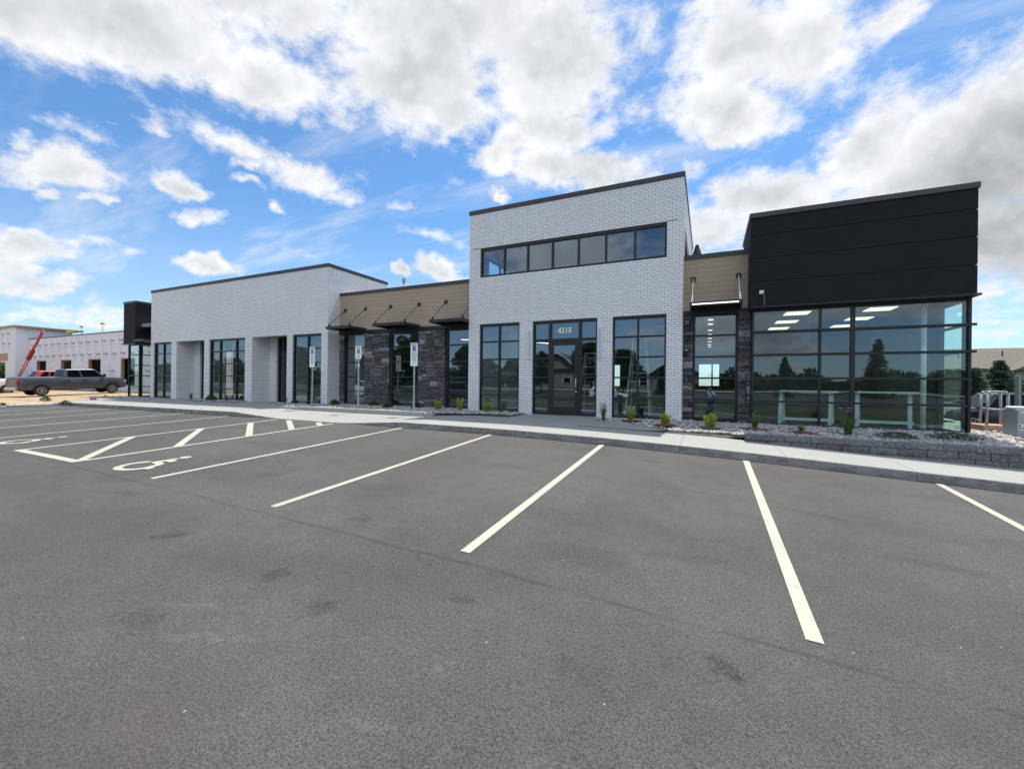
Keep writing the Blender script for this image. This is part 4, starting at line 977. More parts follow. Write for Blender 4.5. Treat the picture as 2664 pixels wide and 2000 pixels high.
def psign(x, y, zt, h, kind, label):
    zg = .80; t = thing('parking_sign', (x, y, zg), label, 'sign', 'wheelchair parking signs on posts')
    mb = MB(); mb.box(x-.028, x+.028, y, y+.03, zg-.1, zt-.05); build('post', mb, 'galv', t)
    mb = MB(); plate(mb, x-.1525, x+.1525, zt-h, zt, y-.006, y-.002); pl = build('sign_plate', mb, 'sign_white', t)
    yy = y-.0075; bz = zt-.215
    mb = MB(); mb.box(x-.062, x+.062, yy-.001, y-.0062, bz-.075, bz+.075); build('blue_panel', mb, 'sign_blue', pl)
    mb = MB(); isa(mb, x, yy-.003, bz-.01, .145); build('wheelchair_emblem', mb, 'white_paint', pl, fixn=False)
    mb = MB(); col = 'sign_green' if kind else 'sign_red'
    def tx_(s_, size, z, sxx=1.): add_text(mb, s_, size, x, yy, z, .0006, .001, sx=sxx)
    if kind:
        tx_('RESERVED', .056, zt-.055, .88); tx_('PARKING', .056, zt-.115, .88)
        for i, s_ in enumerate(('VEH. WITH', 'VET OR DIS', 'PLATES OR', 'STATE DIS', 'ID CARD')): tx_(s_, .042, zt-.40-i*.062*(h/.80), .9)
        mb.box(x-.13, x+.13, yy-.001, y-.0062, zt-.345, zt-.337)
    else:
        tx_('NO PARKING', .044, zt-.05, .86); tx_('ANY TIME', .044, zt-.10, .86); tx_('ACCESS', .044, zt-h+.095, .9); tx_('AISLE', .044, zt-h+.045, .9)
    build('lettering', mb, col, pl)
    if not kind:
        mb = MB(); mb.box(x-.0285-.002, x+.03, y-.004, y+.034, zt-.78, zt-.68); build('post_clip', mb, 'white_paint', t)
psign(-14.29, 11.76, 3.25, .82, 1, 'leftmost wheelchair parking sign, before the left white brick window')
psign(-11.66, 11.58, 3.20, .48, 0, 'short wheelchair sign with red lettering, middle one of the three signs')
psign(-9.135, 11.60, 3.23, .80, 1, 'wheelchair parking sign with green lettering nearest the brick tower')

# ------------------------------------------------------------------ plants
def leaf_quads(pts, dirs, ln, wd, rg_, vals):
    """many small leaves as quads; returns MB with colour = value"""
    mb = MB()
    for p, d, v in zip(pts, dirs, vals):
        p = Vector(p); d = Vector(d).normalized(); a = d.cross(Vector((rg_.uniform(-1, 1), rg_.uniform(-1, 1), rg_.uniform(-1, 1))))
        if a.length < .05: a = Vector((1, 0, 0))
        a.normalize(); L = ln*rg_.uniform(.7, 1.3); w_ = wd*rg_.uniform(.7, 1.3)/2
        mb.add([p, p+d*L*.5+a*w_, p+d*L, p+d*L*.5-a*w_], [(0, 1, 2, 3)], (v, v, v))
    return mb
def small_shrub(name, r_, h, n, ln, wd, mat, seed, upright=.6):
    rg_ = random.Random(seed); pts, dirs, vals = [], [], []
    stems = [(rg_.uniform(0, 6.28), rg_.uniform(.25, 1.), rg_.uniform(.55, 1.1)) for _ in range(11)] if upright > .7 else None
    for i in range(n):
        if stems:
            sa, sr, sh = rg_.choice(stems); q = rg_.random()**.8; jx, jy = rg_.gauss(0, r_*.13), rg_.gauss(0, r_*.13); rr = r_*sr*(.35+.65*q)
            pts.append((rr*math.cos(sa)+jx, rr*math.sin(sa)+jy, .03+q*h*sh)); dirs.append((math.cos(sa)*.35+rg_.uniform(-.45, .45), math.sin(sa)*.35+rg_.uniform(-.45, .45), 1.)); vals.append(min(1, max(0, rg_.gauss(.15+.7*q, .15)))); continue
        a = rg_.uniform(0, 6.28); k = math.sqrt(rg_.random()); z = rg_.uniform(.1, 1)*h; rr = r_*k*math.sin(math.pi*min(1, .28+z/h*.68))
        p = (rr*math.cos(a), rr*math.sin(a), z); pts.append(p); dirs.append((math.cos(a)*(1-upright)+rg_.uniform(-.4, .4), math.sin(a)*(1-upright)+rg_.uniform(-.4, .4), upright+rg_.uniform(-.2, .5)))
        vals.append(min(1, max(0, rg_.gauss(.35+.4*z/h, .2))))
    return leaf_quads(pts, dirs, ln, wd, rg_, vals)
def blades(n, h, spread, wd, seed):
    rg_ = random.Random(seed); mb = MB()
    for i in range(n):
        a = rg_.uniform(0, 6.28); L = h*rg_.uniform(.6, 1.15); sp = spread*rg_.uniform(.3, 1.2); prev = None; v = rg_.uniform(.2, 1); px, py = rg_.uniform(-.03, .03), rg_.uniform(-.03, .03); b = (-math.sin(a), math.cos(a)); o = len(mb.v)
        for k in range(5):
            t_ = k/4; x = px+math.cos(a)*sp*t_**1.7; y = py+math.sin(a)*sp*t_**1.7; z = L*(t_-.22*t_*t_*sp/spread); w_ = wd*(1-t_)**.6/2
            mb.v += [(x+b[0]*w_, y+b[1]*w_, z), (x-b[0]*w_, y-b[1]*w_, z)]
        for k in range(4): mb.f.append((o+2*k, o+2*k+1, o+2*k+3, o+2*k+2)); mb.c.append((v, v, v))
    return mb
PROTO = {}
def plant_proto(key):
    if key in PROTO: return PROTO[key]
    if key == 'lime': mb = small_shrub('x', .20, .40, 330, .12, .040, None, 1, .85); mat = 'leaf_lime'; nm = 'lime_shrub'
    elif key == 'lime_b': mb = small_shrub('x', .17, .46, 330, .13, .038, None, 21, .95); mat = 'leaf_lime'; nm = 'lime_shrub'
    elif key == 'green': mb = small_shrub('x', .26, .30, 420, .10, .06, None, 2, .35); mat = 'leaf_green'; nm = 'leafy_perennial'
    elif key == 'flat': mb = small_shrub('x', .32, .11, 420, .05, .02, None, 3, .25); mat = 'leaf_grey'; nm = 'creeping_plant'
    elif key == 'tuft': mb = blades(90, .55, .16, .012, 4); mat = 'leaf_green'; nm = 'grass_tuft'
    elif key == 'lily': mb = blades(60, .40, .22, .022, 5); mat = 'leaf_green'; nm = 'daylily'
    elif key == 'weed': mb = small_shrub('x', .30, .32, 300, .12, .03, None, 9, .6); mat = 'leaf_grey'; nm = 'weed'
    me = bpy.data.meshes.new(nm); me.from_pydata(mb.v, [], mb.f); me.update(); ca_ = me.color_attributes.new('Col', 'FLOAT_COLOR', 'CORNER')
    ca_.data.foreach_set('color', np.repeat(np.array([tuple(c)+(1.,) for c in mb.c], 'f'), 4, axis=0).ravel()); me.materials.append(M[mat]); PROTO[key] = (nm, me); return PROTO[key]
def plant(key, x, y, z, s, label, cat, group=None, flower=None, mulch=False):
    nm, me = plant_proto(key); s = s*(.8 if key in ('lime', 'lime_b') else .68 if key in ('green', 'weed') else 1.); t = thing(nm, (x, y, z), label, cat, group, rz=random.uniform(0, 6)); t.scale = (s, s, s)
    o = bpy.data.objects.new('foliage', me); COL.objects.link(o); o.parent = t
    if flower:
        mb = MB(); rg_ = random.Random(int(x*100))
        for i in range(flower[1]):
            a = rg_.uniform(0, 6.28); rr = rg_.uniform(0, .10); c = Vector((rr*math.cos(a), rr*math.sin(a), flower[2]*rg_.uniform(.85, 1.1)))
            for k in range(6):
                b = k*math.pi/3; d = Vector((math.cos(b), math.sin(b), .35)); e = Vector((-math.sin(b), math.cos(b), 0)); r0 = flower[3]
                mb.add([c, c+d*r0*.6+e*r0*.28, c+d*r0, c+d*r0*.6-e*r0*.28], [(0, 1, 2, 3)])
        build('flower', mb, flower[0], t, fixn=False, local=True)
    if mulch:
        mb = MB(); pts = []
        for i in range(14): a = i/14*6.28; rr = random.uniform(.24, .36)/s; pts.append((rr*math.cos(a), rr*math.sin(a), .045/s))
        mb.add([(0, 0, .085/s)]+pts, [(0, i+1, (i+1) % 14+1) for i in range(14)]); build('mulch', mb, 'mulch', t, local=True, fixn=False)
    return t
G1 = 'yellow green shrubs in the rock beds'
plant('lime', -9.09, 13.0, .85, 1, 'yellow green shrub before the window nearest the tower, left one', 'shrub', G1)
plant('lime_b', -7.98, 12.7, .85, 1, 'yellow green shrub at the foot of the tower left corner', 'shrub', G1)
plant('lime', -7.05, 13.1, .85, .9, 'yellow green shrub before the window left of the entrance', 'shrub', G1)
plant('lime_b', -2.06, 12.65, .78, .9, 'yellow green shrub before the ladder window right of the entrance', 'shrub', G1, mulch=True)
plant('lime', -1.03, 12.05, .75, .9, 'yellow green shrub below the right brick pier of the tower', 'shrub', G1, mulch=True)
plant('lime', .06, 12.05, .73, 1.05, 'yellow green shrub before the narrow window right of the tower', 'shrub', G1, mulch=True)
G2 = 'green perennials along the stone piers'
for x, y, l in ((-14.75, 13.3, 'green leafy clump beside the left brick corner and dark stone'), (-12.9, 13.7, 'green clump with pale flowers before the left stone pier'), (-11.4, 12.9, 'green leafy clump between the two right signs'), (-10.5, 13.5, 'green clump before the right stone pier')):
    plant('green', x, y, .85, 1, l, 'perennial', G2, flower=('petal_w', 7, .30, .04) if 'pale' in l else None)
plant('tuft', -6.36, 12.7, .84, .8, 'thin grass tuft left of the entrance pavement', 'grass tuft')
plant('tuft', -2.80, 12.45, .80, 1.2, 'tall dark grass tuft below the brick pier right of the door', 'grass tuft')
G3 = 'daylilies under the glass corner'
plant('lily', 1.09, 12.3, .74, 1., 'small daylily at the left end of the block wall', 'daylily', G3, mulch=True, flower=('petal_w', 2, .42, .05))
plant('lily', 2.05, 12.1, .73, .7, 'short daylily on a mulch patch under the left glass pane', 'daylily', G3, mulch=True)
plant('lily', 2.95, 12.1, .73, 1.35, 'largest daylily with a raised flower stalk before the thick mullion', 'daylily', G3, flower=('petal_w', 3, .46, .06))
plant('flat', 3.75, 11.9, .75, 1.15, 'flat grey green plant, left of the two on the rocks near the corner', 'ground cover plant', 'creeping plants near the corner')
plant('flat', 4.75, 12.1, .76, 1.3, 'flat grey green plant, right one near the building corner', 'ground cover plant', 'creeping plants near the corner')
plant('flat', 6.25, 12.4, .76, 1.1, 'flat green plant in the sunlit rocks right of the corner', 'ground cover plant', 'creeping plants near the corner')
G4 = 'plants before the left brick block'
plant('tuft', -24.17, 12.6, .83, .9, 'dark grass tuft beside the left recessed entry', 'grass tuft', G4)
plant('green', -22.81, 12.8, .84, 1.2, 'bushy green plant left of the wide brick block window', 'perennial', G4)
plant('tuft', -21.74, 12.9, .84, .9, 'grass tuft before the wide brick block window', 'grass tuft', G4)
plant('lily', -17.4, 12.9, .86, .9, 'small green tuft right of the right recessed entry', 'daylily', G4)
plant('green', -16.75, 12.9, .86, .8, 'green tuft left of the leftmost sign post', 'perennial', G4)
plant('green', -15.9, 12.9, .86, .55, 'orange flowering plant beside the leftmost sign post', 'perennial', G4, flower=('petal', 8, .36, .11))
G5 = 'weeds by the bare dirt'
for x, y, z, s_, l in ((-29.6, 7.6, .50, .8, 'low weed on the rock strip at the left picture edge'), (-33.2, 10.1, .55, 1.2, 'tall weed standing before the pickup rear wheel'), (-32.9, 12.0, .6, .8, 'dry weed below the pickup cab'), (-34.6, 13.2, .62, .9, 'weed patch left of the black end wall'), (-27.3, 8.96, .58, 1.0, 'green weed growing at the end of the kerb')):
    plant('weed', x, y, z, s_, l, 'weed', G5)

# ------------------------------------------------------------------ trees
def tree_mesh(name, H, cr, n, ln, seed, shape='round'):
    rg_ = random.Random(seed); tr = MB(); pts, dirs, vals = [], [], []
    if shape == 'spruce':
        tr.cyl((0, 0, 0), (0, 0, H*.97), .035*H*.5, .01, 8)
        lev = int(H*5)
        for i in range(lev):
            f = (i+.5)/lev; z = H*(.05+.93*f); L = cr*(1-f)**.85*rg_.uniform(.8, 1.12)+.1; nb = int(7+7*(1-f))
            for b in range(nb):
                a = rg_.uniform(0, 6.28); l2 = L*rg_.uniform(.7, 1.1); d = Vector((math.cos(a), math.sin(a), 0))
                tr.cyl((0, 0, z), (d.x*l2*.55, d.y*l2*.55, z-.2*l2), .012, .004, 4, False)
                m_ = max(6, int(n/(lev*nb)))
                for k in range(m_):
                    t_ = rg_.random()**.7; o = Vector((rg_.gauss(0, .09+.10*(1-t_)), rg_.gauss(0, .09+.10*(1-t_)), rg_.gauss(-.03, .05)))
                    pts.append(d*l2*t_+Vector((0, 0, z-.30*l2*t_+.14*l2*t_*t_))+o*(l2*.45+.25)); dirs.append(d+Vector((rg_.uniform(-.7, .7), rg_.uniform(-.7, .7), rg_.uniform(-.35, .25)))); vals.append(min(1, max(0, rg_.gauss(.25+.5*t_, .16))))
    else:
        tr.cyl((0, 0, 0), (0, 0, H*.42), .022*H, .014*H, 9)
        cl = []
        for i in range(30):
            a = rg_.uniform(0, 6.28); u = rg_.uniform(-.9, 1); rr = cr*math.sqrt(max(0, 1-u*u))*rg_.uniform(.45, 1); c = Vector((rr*math.cos(a), rr*math.sin(a), H*.60+u*H*.36)); cl.append((c, cr*rg_.uniform(.20, .40), rg_.gauss(0, .13)))
            tr.cyl((0, 0, H*rg_.uniform(.2, .42)), c, .009*H, .002*H, 5, False)
        for i in range(n):
            c, rad, dv = cl[rg_.randrange(len(cl))]; q = Vector((rg_.gauss(0, 1), rg_.gauss(0, 1), rg_.gauss(0, 1))).normalized()*rad*rg_.uniform(.5, 1.08)
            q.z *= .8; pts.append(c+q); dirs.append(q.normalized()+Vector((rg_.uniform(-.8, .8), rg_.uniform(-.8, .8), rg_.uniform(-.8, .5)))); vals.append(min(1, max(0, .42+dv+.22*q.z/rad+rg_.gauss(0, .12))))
    return tr, leaf_quads(pts, dirs, ln, ln*.62, rg_, vals)
def mk_mesh(nm, mb, mat):
    me = bpy.data.meshes.new(nm); me.from_pydata(mb.v, [], mb.f); me.update(); ca_ = me.color_attributes.new('Col', 'FLOAT_COLOR', 'CORNER')
    lt = [len(f) for f in mb.f]; ca_.data.foreach_set('color', np.repeat(np.array([tuple(c)+(1.,) for c in mb.c], 'f'), lt, axis=0).ravel()); me.materials.append(M[mat]); return me
TREES = {}
def tree(kind, x, y, z, s, label, cat='tree', group=None):
    if kind not in TREES:
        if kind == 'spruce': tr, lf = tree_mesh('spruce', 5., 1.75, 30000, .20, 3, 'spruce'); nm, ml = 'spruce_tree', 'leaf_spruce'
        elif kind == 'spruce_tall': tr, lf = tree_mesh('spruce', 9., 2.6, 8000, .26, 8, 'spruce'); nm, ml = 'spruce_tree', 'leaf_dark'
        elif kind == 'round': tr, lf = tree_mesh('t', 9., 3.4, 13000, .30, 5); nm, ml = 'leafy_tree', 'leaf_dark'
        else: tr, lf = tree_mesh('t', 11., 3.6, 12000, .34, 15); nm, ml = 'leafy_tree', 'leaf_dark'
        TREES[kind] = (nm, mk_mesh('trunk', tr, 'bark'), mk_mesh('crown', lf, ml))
    nm, a, b = TREES[kind]; t = thing(nm, (x, y, z), label, cat, group, rz=random.uniform(0, 6)); t.scale = (s, s, s*random.uniform(.95, 1.05))
    for n_, m_ in (('trunk', a), ('crown', b)): o = bpy.data.objects.new(n_, m_); COL.objects.link(o); o.parent = t
    return t
tree('spruce', 22.0, 48.9, .0, .92, 'bushy blue green spruce right of the glass corner, the large one', group='spruces beyond the side drive')
tree('spruce', 19.3, 46.0, .0, .76, 'spruce half hidden behind the right edge of the building', group='spruces beyond the side drive')
tree('spruce', 22.6, 46.5, .0, .55, 'small light spruce at the right picture edge behind the picket gate', group='spruces beyond the side drive')
# ------------------------------------------------------------------ vehicles (front towards +x)
def vehicle(name, P_, paint, label, cat, loc, rz, group=None, tilt=0., kids=()):
    t = thing(name, loc, label, cat, group, rz); t.rotation_euler = (0, tilt, rz)
    L, hw, rw = P_['L'], P_['hw'], P_['rw']; wx = P_['wx']; zb = P_['zb']
    xs = sorted(set([round(i*L/90, 3) for i in range(91)]))
    V = MB(); rows = []
    for x in xs:
        e = min(x, L-x); w_ = hw*(1-.10*max(0, 1-e/.45)**2); top = float(np.interp(x, P_['tx'], P_['tz'])); bot = zb
        for c in wx:
            d = abs(x-c)
            if d < rw*1.22: bot = max(bot, math.sqrt((rw*1.22)**2-d*d)+rw*.98)
        bot = min(bot, top-.2); b2 = zb+.12*max(0, 1-e/.3)
        sh = top-.13
        rows.append([(x, 0, zb), (x, w_*.80, zb if bot == zb else zb), (x, w_*.80, max(bot, b2)), (x, w_*.985, max(bot, b2)), (x, w_, max(bot, b2)+(sh-max(bot, b2))*.45), (x, w_*.985, sh), (x, w_*.93, top-.02), (x, w_*.80, top), (x, 0, top+.03)])
    m_ = len(rows[0]); vs = []
    for r_ in rows: vs += r_+[(p[0], -p[1], p[2]) for p in r_[1:-1]]
    k = len(rows[0])*2-2; order = list(range(m_))+list(range(k-1, m_-1, -1)); fs = []
    for i in range(len(rows)-1):
        for j in range(k):
            a, b = order[j], order[(j+1) % k]; fs.append((i*k+a, i*k+b, (i+1)*k+b, (i+1)*k+a))
    fs.append(tuple(order)); fs.append(tuple((len(rows)-1)*k+q for q in reversed(order))); V.add(vs, fs)
    body = build('body', V, paint, t, local=True, smooth=True); body.modifiers.new('e', 'EDGE_SPLIT').split_angle = R(38)
    a0, a1, b0, b1, z0, z1, w0, w1 = P_['cab']   # base x0 x1, roof x0 x1, z0 z1, half widths
    cabm = MB(); vs = []
    for f, ex in ((0, 0), (.90, 0), (1.0, .10)):
        xx0 = a0+(b0-a0)*f+ex; xx1 = a1+(b1-a1)*f-ex*1.4; ww = w0+(w1-w0)*f-ex*1.0; zz = z0+(z1-z0)*f
        vs += [(xx0, -ww, zz), (xx1, -ww*.96, zz), (xx1, ww*.96, zz), (xx0, ww, zz)]
    fs = [(0, 3, 2, 1)]+[(r_*4+i, r_*4+(i+1) % 4, r_*4+4+(i+1) % 4, r_*4+4+i) for r_ in range(2) for i in range(4)]+[(8, 9, 10, 11)]
    cabm.add(vs, fs); build('cab', cabm, P_.get('cabpaint', paint), t, bevel=.05, local=True)
    def side(u, v, s_):
        f = v*.90; x = (a0+(b0-a0)*f)*(1-u)+(a1+(b1-a1)*f)*u; return (x, s_*((w0+(w1-w0)*f)*(1-.04*u)+.008), z0+(z1-z0)*f)
    def endq(u, v, front):
        f = v*.90; x = (a1+(b1-a1)*f+.010) if front else (a0+(b0-a0)*f-.010); return (x, (w0+(w1-w0)*f)*(u*2-1)*.93, z0+(z1-z0)*f)
    for s_ in (-1, 1):
        for (u0, u1, u0t, u1t) in P_['win']:
            g = MB(); g.add([side(u0, .06, s_), side(u1, .06, s_), side(u1t, .96, s_), side(u0t, .96, s_)], [(0, 1, 2, 3)]); build('side_window', g, 'car_glass', t, local=True)
    for fr_ in (True, False):
        g = MB(); g.add([endq(.03, .06, fr_), endq(.97, .06, fr_), endq(.93, .96, fr_), endq(.07, .96, fr_)], [(0, 1, 2, 3)]); build('windscreen' if fr_ else 'rear_window', g, 'car_glass', t, local=True)
    ub = MB(); ub.box(.3, L-.3, -hw*.79, hw*.79, zb-.06, zb+.35); build('underbody', ub, 'underbody', t, local=True)
    for c in wx:
        for s_ in (-1, 1):
            y = s_*(hw-.13); w_ = MB()
            prof = [(rw*.62, -.11), (rw*.93, -.12), (rw, -.07), (rw, .07), (rw*.93, .12), (rw*.62, .11)]; n_ = 28
            for i in range(n_):
                a = 2*math.pi*i/n_
                for (r_, yy) in prof: w_.v.append((c+r_*math.cos(a), y+yy, rw+r_*math.sin(a)))
            q = len(prof)
            for i in range(n_):
                for j in range(q-1): w_.f.append((i*q+j, i*q+j+1, ((i+1) % n_)*q+j+1, ((i+1) % n_)*q+j)); w_.c.append((1, 1, 1))
            w_.cyl((c, y-.06, rw), (c, y+.06, rw), rw*.64, n=20)
            wh = build('wheel', w_, 'tyre', t, smooth=False, local=True)
            rm = MB(); yo = y+s_*.075; rm.cyl((c, yo, rw), (c, yo+s_*.02, rw), rw*.18, n=12)
            for i in range(24):
                a = 2*math.pi*i/24; b = 2*math.pi*(i+1)/24
                rm.bar((c+rw*.58*math.cos(a), yo+s_*.02, rw+rw*.58*math.sin(a)), (c+rw*.58*math.cos(b), yo+s_*.02, rw+rw*.58*math.sin(b)), .03, .04)
            for i in range(6):
                a = 2*math.pi*i/6; rm.bar((c, yo+s_*.01, rw), (c+rw*.57*math.cos(a), yo+s_*.01, rw+rw*.57*math.sin(a)), .075, .03)
            build('rim', rm, 'rim', wh, local=True)
    for s_ in (-1, 1):
        q = MB(); q.box(L-.16, L-.01, min(s_*hw*.60, s_*hw*.93), max(s_*hw*.60, s_*hw*.93), P_['lz']-.10, P_['lz']+.10); build('headlight', q, 'lamp_clear', t, bevel=.02, local=True)
        q = MB(); q.box(-.01, .12, min(s_*hw*.84, s_*hw*.985), max(s_*hw*.84, s_*hw*.985), P_['lz']-.17, P_['lz']+.20); build('tail_lamp', q, 'lamp_red', t, bevel=.02, local=True)
        q = MB(); mx = a1-.18; q.box(mx-.07, mx+.07, min(s_*(w0+.03), s_*(w0+.26)), max(s_*(w0+.03), s_*(w0+.26)), z0+.06, z0+.26); build('wing_mirror', q, 'black_metal', t, bevel=.03, local=True)
        q = MB()
        for dx_ in P_['doors']: q.box(dx_-.006, dx_+.006, min(s_*(hw*.9), s_*(hw+.001)), max(s_*(hw*.9), s_*(hw+.001)), zb+.12, P_['cab'][4]-.10)
        for dx_ in P_['doors'][:-1]: q.box(dx_+.10, dx_+.27, min(s_*hw*.9, s_*(hw+.02)), max(s_*hw*.9, s_*(hw+.02)), z0-.24, z0-.20)
        build('door_trim', q, 'black_metal', t, local=True)
    q = MB(); q.box(L-.04, L+.05, -hw*.92, hw*.92, zb+.02, zb+.22); build('bumper', q, 'chrome' if P_.get('truck') else 'black_metal', t, bevel=.03, local=True)
    q = MB(); q.box(-.10, .02, -hw*.92, hw*.92, zb+.02, zb+.22); build('bumper', q, 'chrome' if P_.get('truck') else 'black_metal', t, bevel=.03, local=True)
    q = MB(); q.box(L-.05, L+.012, -hw*.55, hw*.55, P_['lz']-.16, P_['lz']+.12); build('grille', q, 'black_metal', t, local=True)
    for i in range(5): pass
    return t
PICK = dict(L=6.35, hw=1.0, rw=.40, wx=(1.25, 5.40), zb=.46, tx=[0, .05, 2.45, 2.5, 4.9, 5.2, 6.1, 6.35], tz=[1.34, 1.40, 1.40, 1.36, 1.36, 1.35, 1.28, 1.14], cab=(2.50, 5.05, 2.62, 4.35, 1.34, 2.02, .93, .78), win=[(.08, .40, .08, .42), (.44, .93, .46, .94)], lz=.98, doors=(2.52, 3.55, 4.75), truck=True)
SUVP = dict(L=4.85, hw=.95, rw=.37, wx=(.95, 3.85), zb=.32, tx=[0, .2, 3.4, 3.7, 4.5, 4.85], tz=[.98, 1.06, 1.08, 1.05, .93, .72], cab=(.08, 3.75, .50, 3.05, 1.04, 1.70, .90, .72), win=[(.10, .26, .13, .26), (.29, .52, .29, .53), (.55, .90, .56, .93)], lz=.76, doors=(1.35, 2.30, 3.35))
rdir = R(91)
hd = Vector((math.cos(rdir), math.sin(rdir), 0)); wr = Vector((-45.4, 13.6, 0)); lf = Vector((-hd.y, hd.x, 0))
o0 = wr-hd*1.25+lf*.87
vehicle('pickup_truck', PICK, 'car_grey', 'dark grey crew cab pickup parked on the bare dirt left of the building', 'pickup truck', (o0.x, o0.y, .53), rdir, tilt=-.040)
vehicle('red_car', SUVP, 'car_red', 'red vehicle seen over the bed of the dark grey pickup', 'car', (-58.6, 16.7, .95), rdir-.05)
vehicle('pickup_truck', PICK, 'car_white', 'white pickup cut off by the left picture edge', 'pickup truck', (-57.5, 9.4, .46), R(88))
vehicle('suv', SUVP, 'car_blue', 'dark navy SUV parked beyond the right corner of the building', 'car', (14.1, 25.3, .05), math.pi-.02)
vehicle('suv', SUVP, 'car_white', 'white SUV parked behind the navy one beyond the glass corner', 'car', (22.0, 33.5, .0), math.pi-.05)
# parked behind the camera, seen in the window reflections
vehicle('suv', SUVP, 'car_grey', 'dark grey SUV reflected in the window left of the tower', 'car', (-20.5, .1, asph(-20, 0)), R(-80))
vehicle('pickup_truck', PICK, 'car_white', 'white pickup reflected in the window beside the left brick block', 'pickup truck', (-38, -8, .05), R(10))
vehicle('suv', SUVP, 'car_white', 'white car on the street reflected in the windows', 'car', (-14, -27, -.02), 0)

# ------------------------------------------------------------------ building under construction
CB = thing('unfinished_building', (-66, 21.7, .4), 'unfinished building wrapped in printed white house wrap with dark window openings', 'building')
wz = 6.72; YC2 = 21.7
wops = [(-73.93, -71.3, 1.3, 4.06), (-67.4, -64.8, 1.3, 4.06), (-60.8, -58.1, 1.3, 4.06), (-53.9, -51.2, 1.3, 4.06), (-47, -44.5, 1.3, 4.06)]
wall('wrapped_wall', -76.3, -36, .2, wz, YC2, YC2+.2, wops, 'wrap', parent=CB)
mb = MB(); mb.box(-76.3, -36, YC2-.05, YC2+.3, wz, wz+.10); build('parapet_edge', mb, 'coping', CB)
wall('wrapped_wall', -92, -76.3, .2, 8.1, 20.6, 20.8, [(-91, -84.0, .2, 3.9), (-82.6, -79.4, .2, 3.9)], 'wrap', parent=CB)
wall('wrapped_wall', 20.8, 25.6, .2, 8.1, -76.3, -76.5, [], 'wrap', 'x', parent=CB)
mb = MB(); mb.box(-92, -76.2, 20.45, 26.3, 8.1, 8.36); mb.box(-76.2, -75.9, 20.45, 26.6, 8.12, 8.34); build('roof_edge', mb, 'timber', CB)
mb = MB(); mb.box(-91, -78.6, 20.57, 20.63, 4.05, 5.0); build('sheathing_panel', mb, 'timber', CB)
mb = MB(); mb.box(-92, -36, 30, 30.2, .2, 6.6); mb.box(-92, -36, 21.9, 30, 6.2, 6.4); mb.box(-92, -36, 21.9, 30, .2, .35); mb.box(-36.2, -36, 21.9, 30, .2, 6.3); build('inner_shell', mb, 'underbody', CB)
mb = MB(); mb.box(-79.3, -76.9, 25, 25.1, .4, 2.9); build('stacked_board', mb, 'concrete_grey', CB)
for (a, b, c, d) in wops[:4]:
    mb = MB(); mb.box(a, a+.10, YC2-.01, YC2+.25, c, d); mb.box(a+.1, b, YC2-.01, YC2+.25, d-.08, d); build('opening_frame', mb, 'timber', CB)
v0, f0 = text_mesh('Tyvek', .62, .003, .01)
def logo_rows(name, xa, xb, y, zs, step, ops):
    mb = MB(); red = MB()
    for k, z in enumerate(zs):
        x = xa+(.5 if k % 2 else .1)
        while x < xb-1.0:
            if not any(o[0]-1.0 < x+.5 < o[1]+.9 and o[2]-.3 < z < o[3]+.3 for o in ops):
                mb.add([(x+.5+a*.75, y-c, z+b*.75) for a, b, c in v0], f0)
                mb.box(x-.02, x+.22, y-.003, y-.001, z+.42, z+.49); red.box(x-.05, x+1.1, y-.003, y-.001, z-.40, z-.36); mb.box(x+.2, x+.9, y-.003, y-.001, z-.62, z-.59)
            x += step
    a = build(name, mb, 'letter', CB, fixn=False); b = build('red_rule', red, 'ink_red', CB, fixn=False)
logo_rows('wrap_lettering', -75.6, -40, YC2-.002, (5.9, 4.75 if False else 4.55+.0, 2.75), 1.75, wops)
logo_rows('wrap_lettering', -91.5, -76.6, 20.598, (7.4, 6.2, 3.6), 1.75, [(-91, -79.2, .2, 3.9)])
def flag(x, z, s_, label):
    t = thing('warning_flag', (x, 23, 6.4), label, 'flag', 'yellow flags on the roof edge'); mb = MB(); mb.cyl((x, 23, 6.4), (x, 23, z), .018, n=6); build('pole', mb, 'dark_metal', t)
    mb = MB(); w_ = 1.0*s_; vs = []
    for i in range(7):
        u = i/6; yy = 23-.08*math.sin(u*7); vs += [(x-w_*.7+w_*1.5*u, yy, z+.15-.30*(1-u)*.9+.12*math.sin(u*6)), (x-w_*.7+w_*1.5*u, yy, z+.05-.45*(1-u)*.9+.10*math.sin(u*6+.5))]
    mb.add(vs, [(2*i, 2*i+2, 2*i+3, 2*i+1) for i in range(6)]); build('cloth', mb, 'yellow', t, fixn=False)
flag(-69.0, 7.6, 1.8, 'long yellow flag drooping to the left, beside the red boom'); flag(-66.2, 8.05, .7, 'small yellow flag, middle of the roof edge'); flag(-61.2, 8.15, .9, 'yellow flag nearest the black end of the finished building')
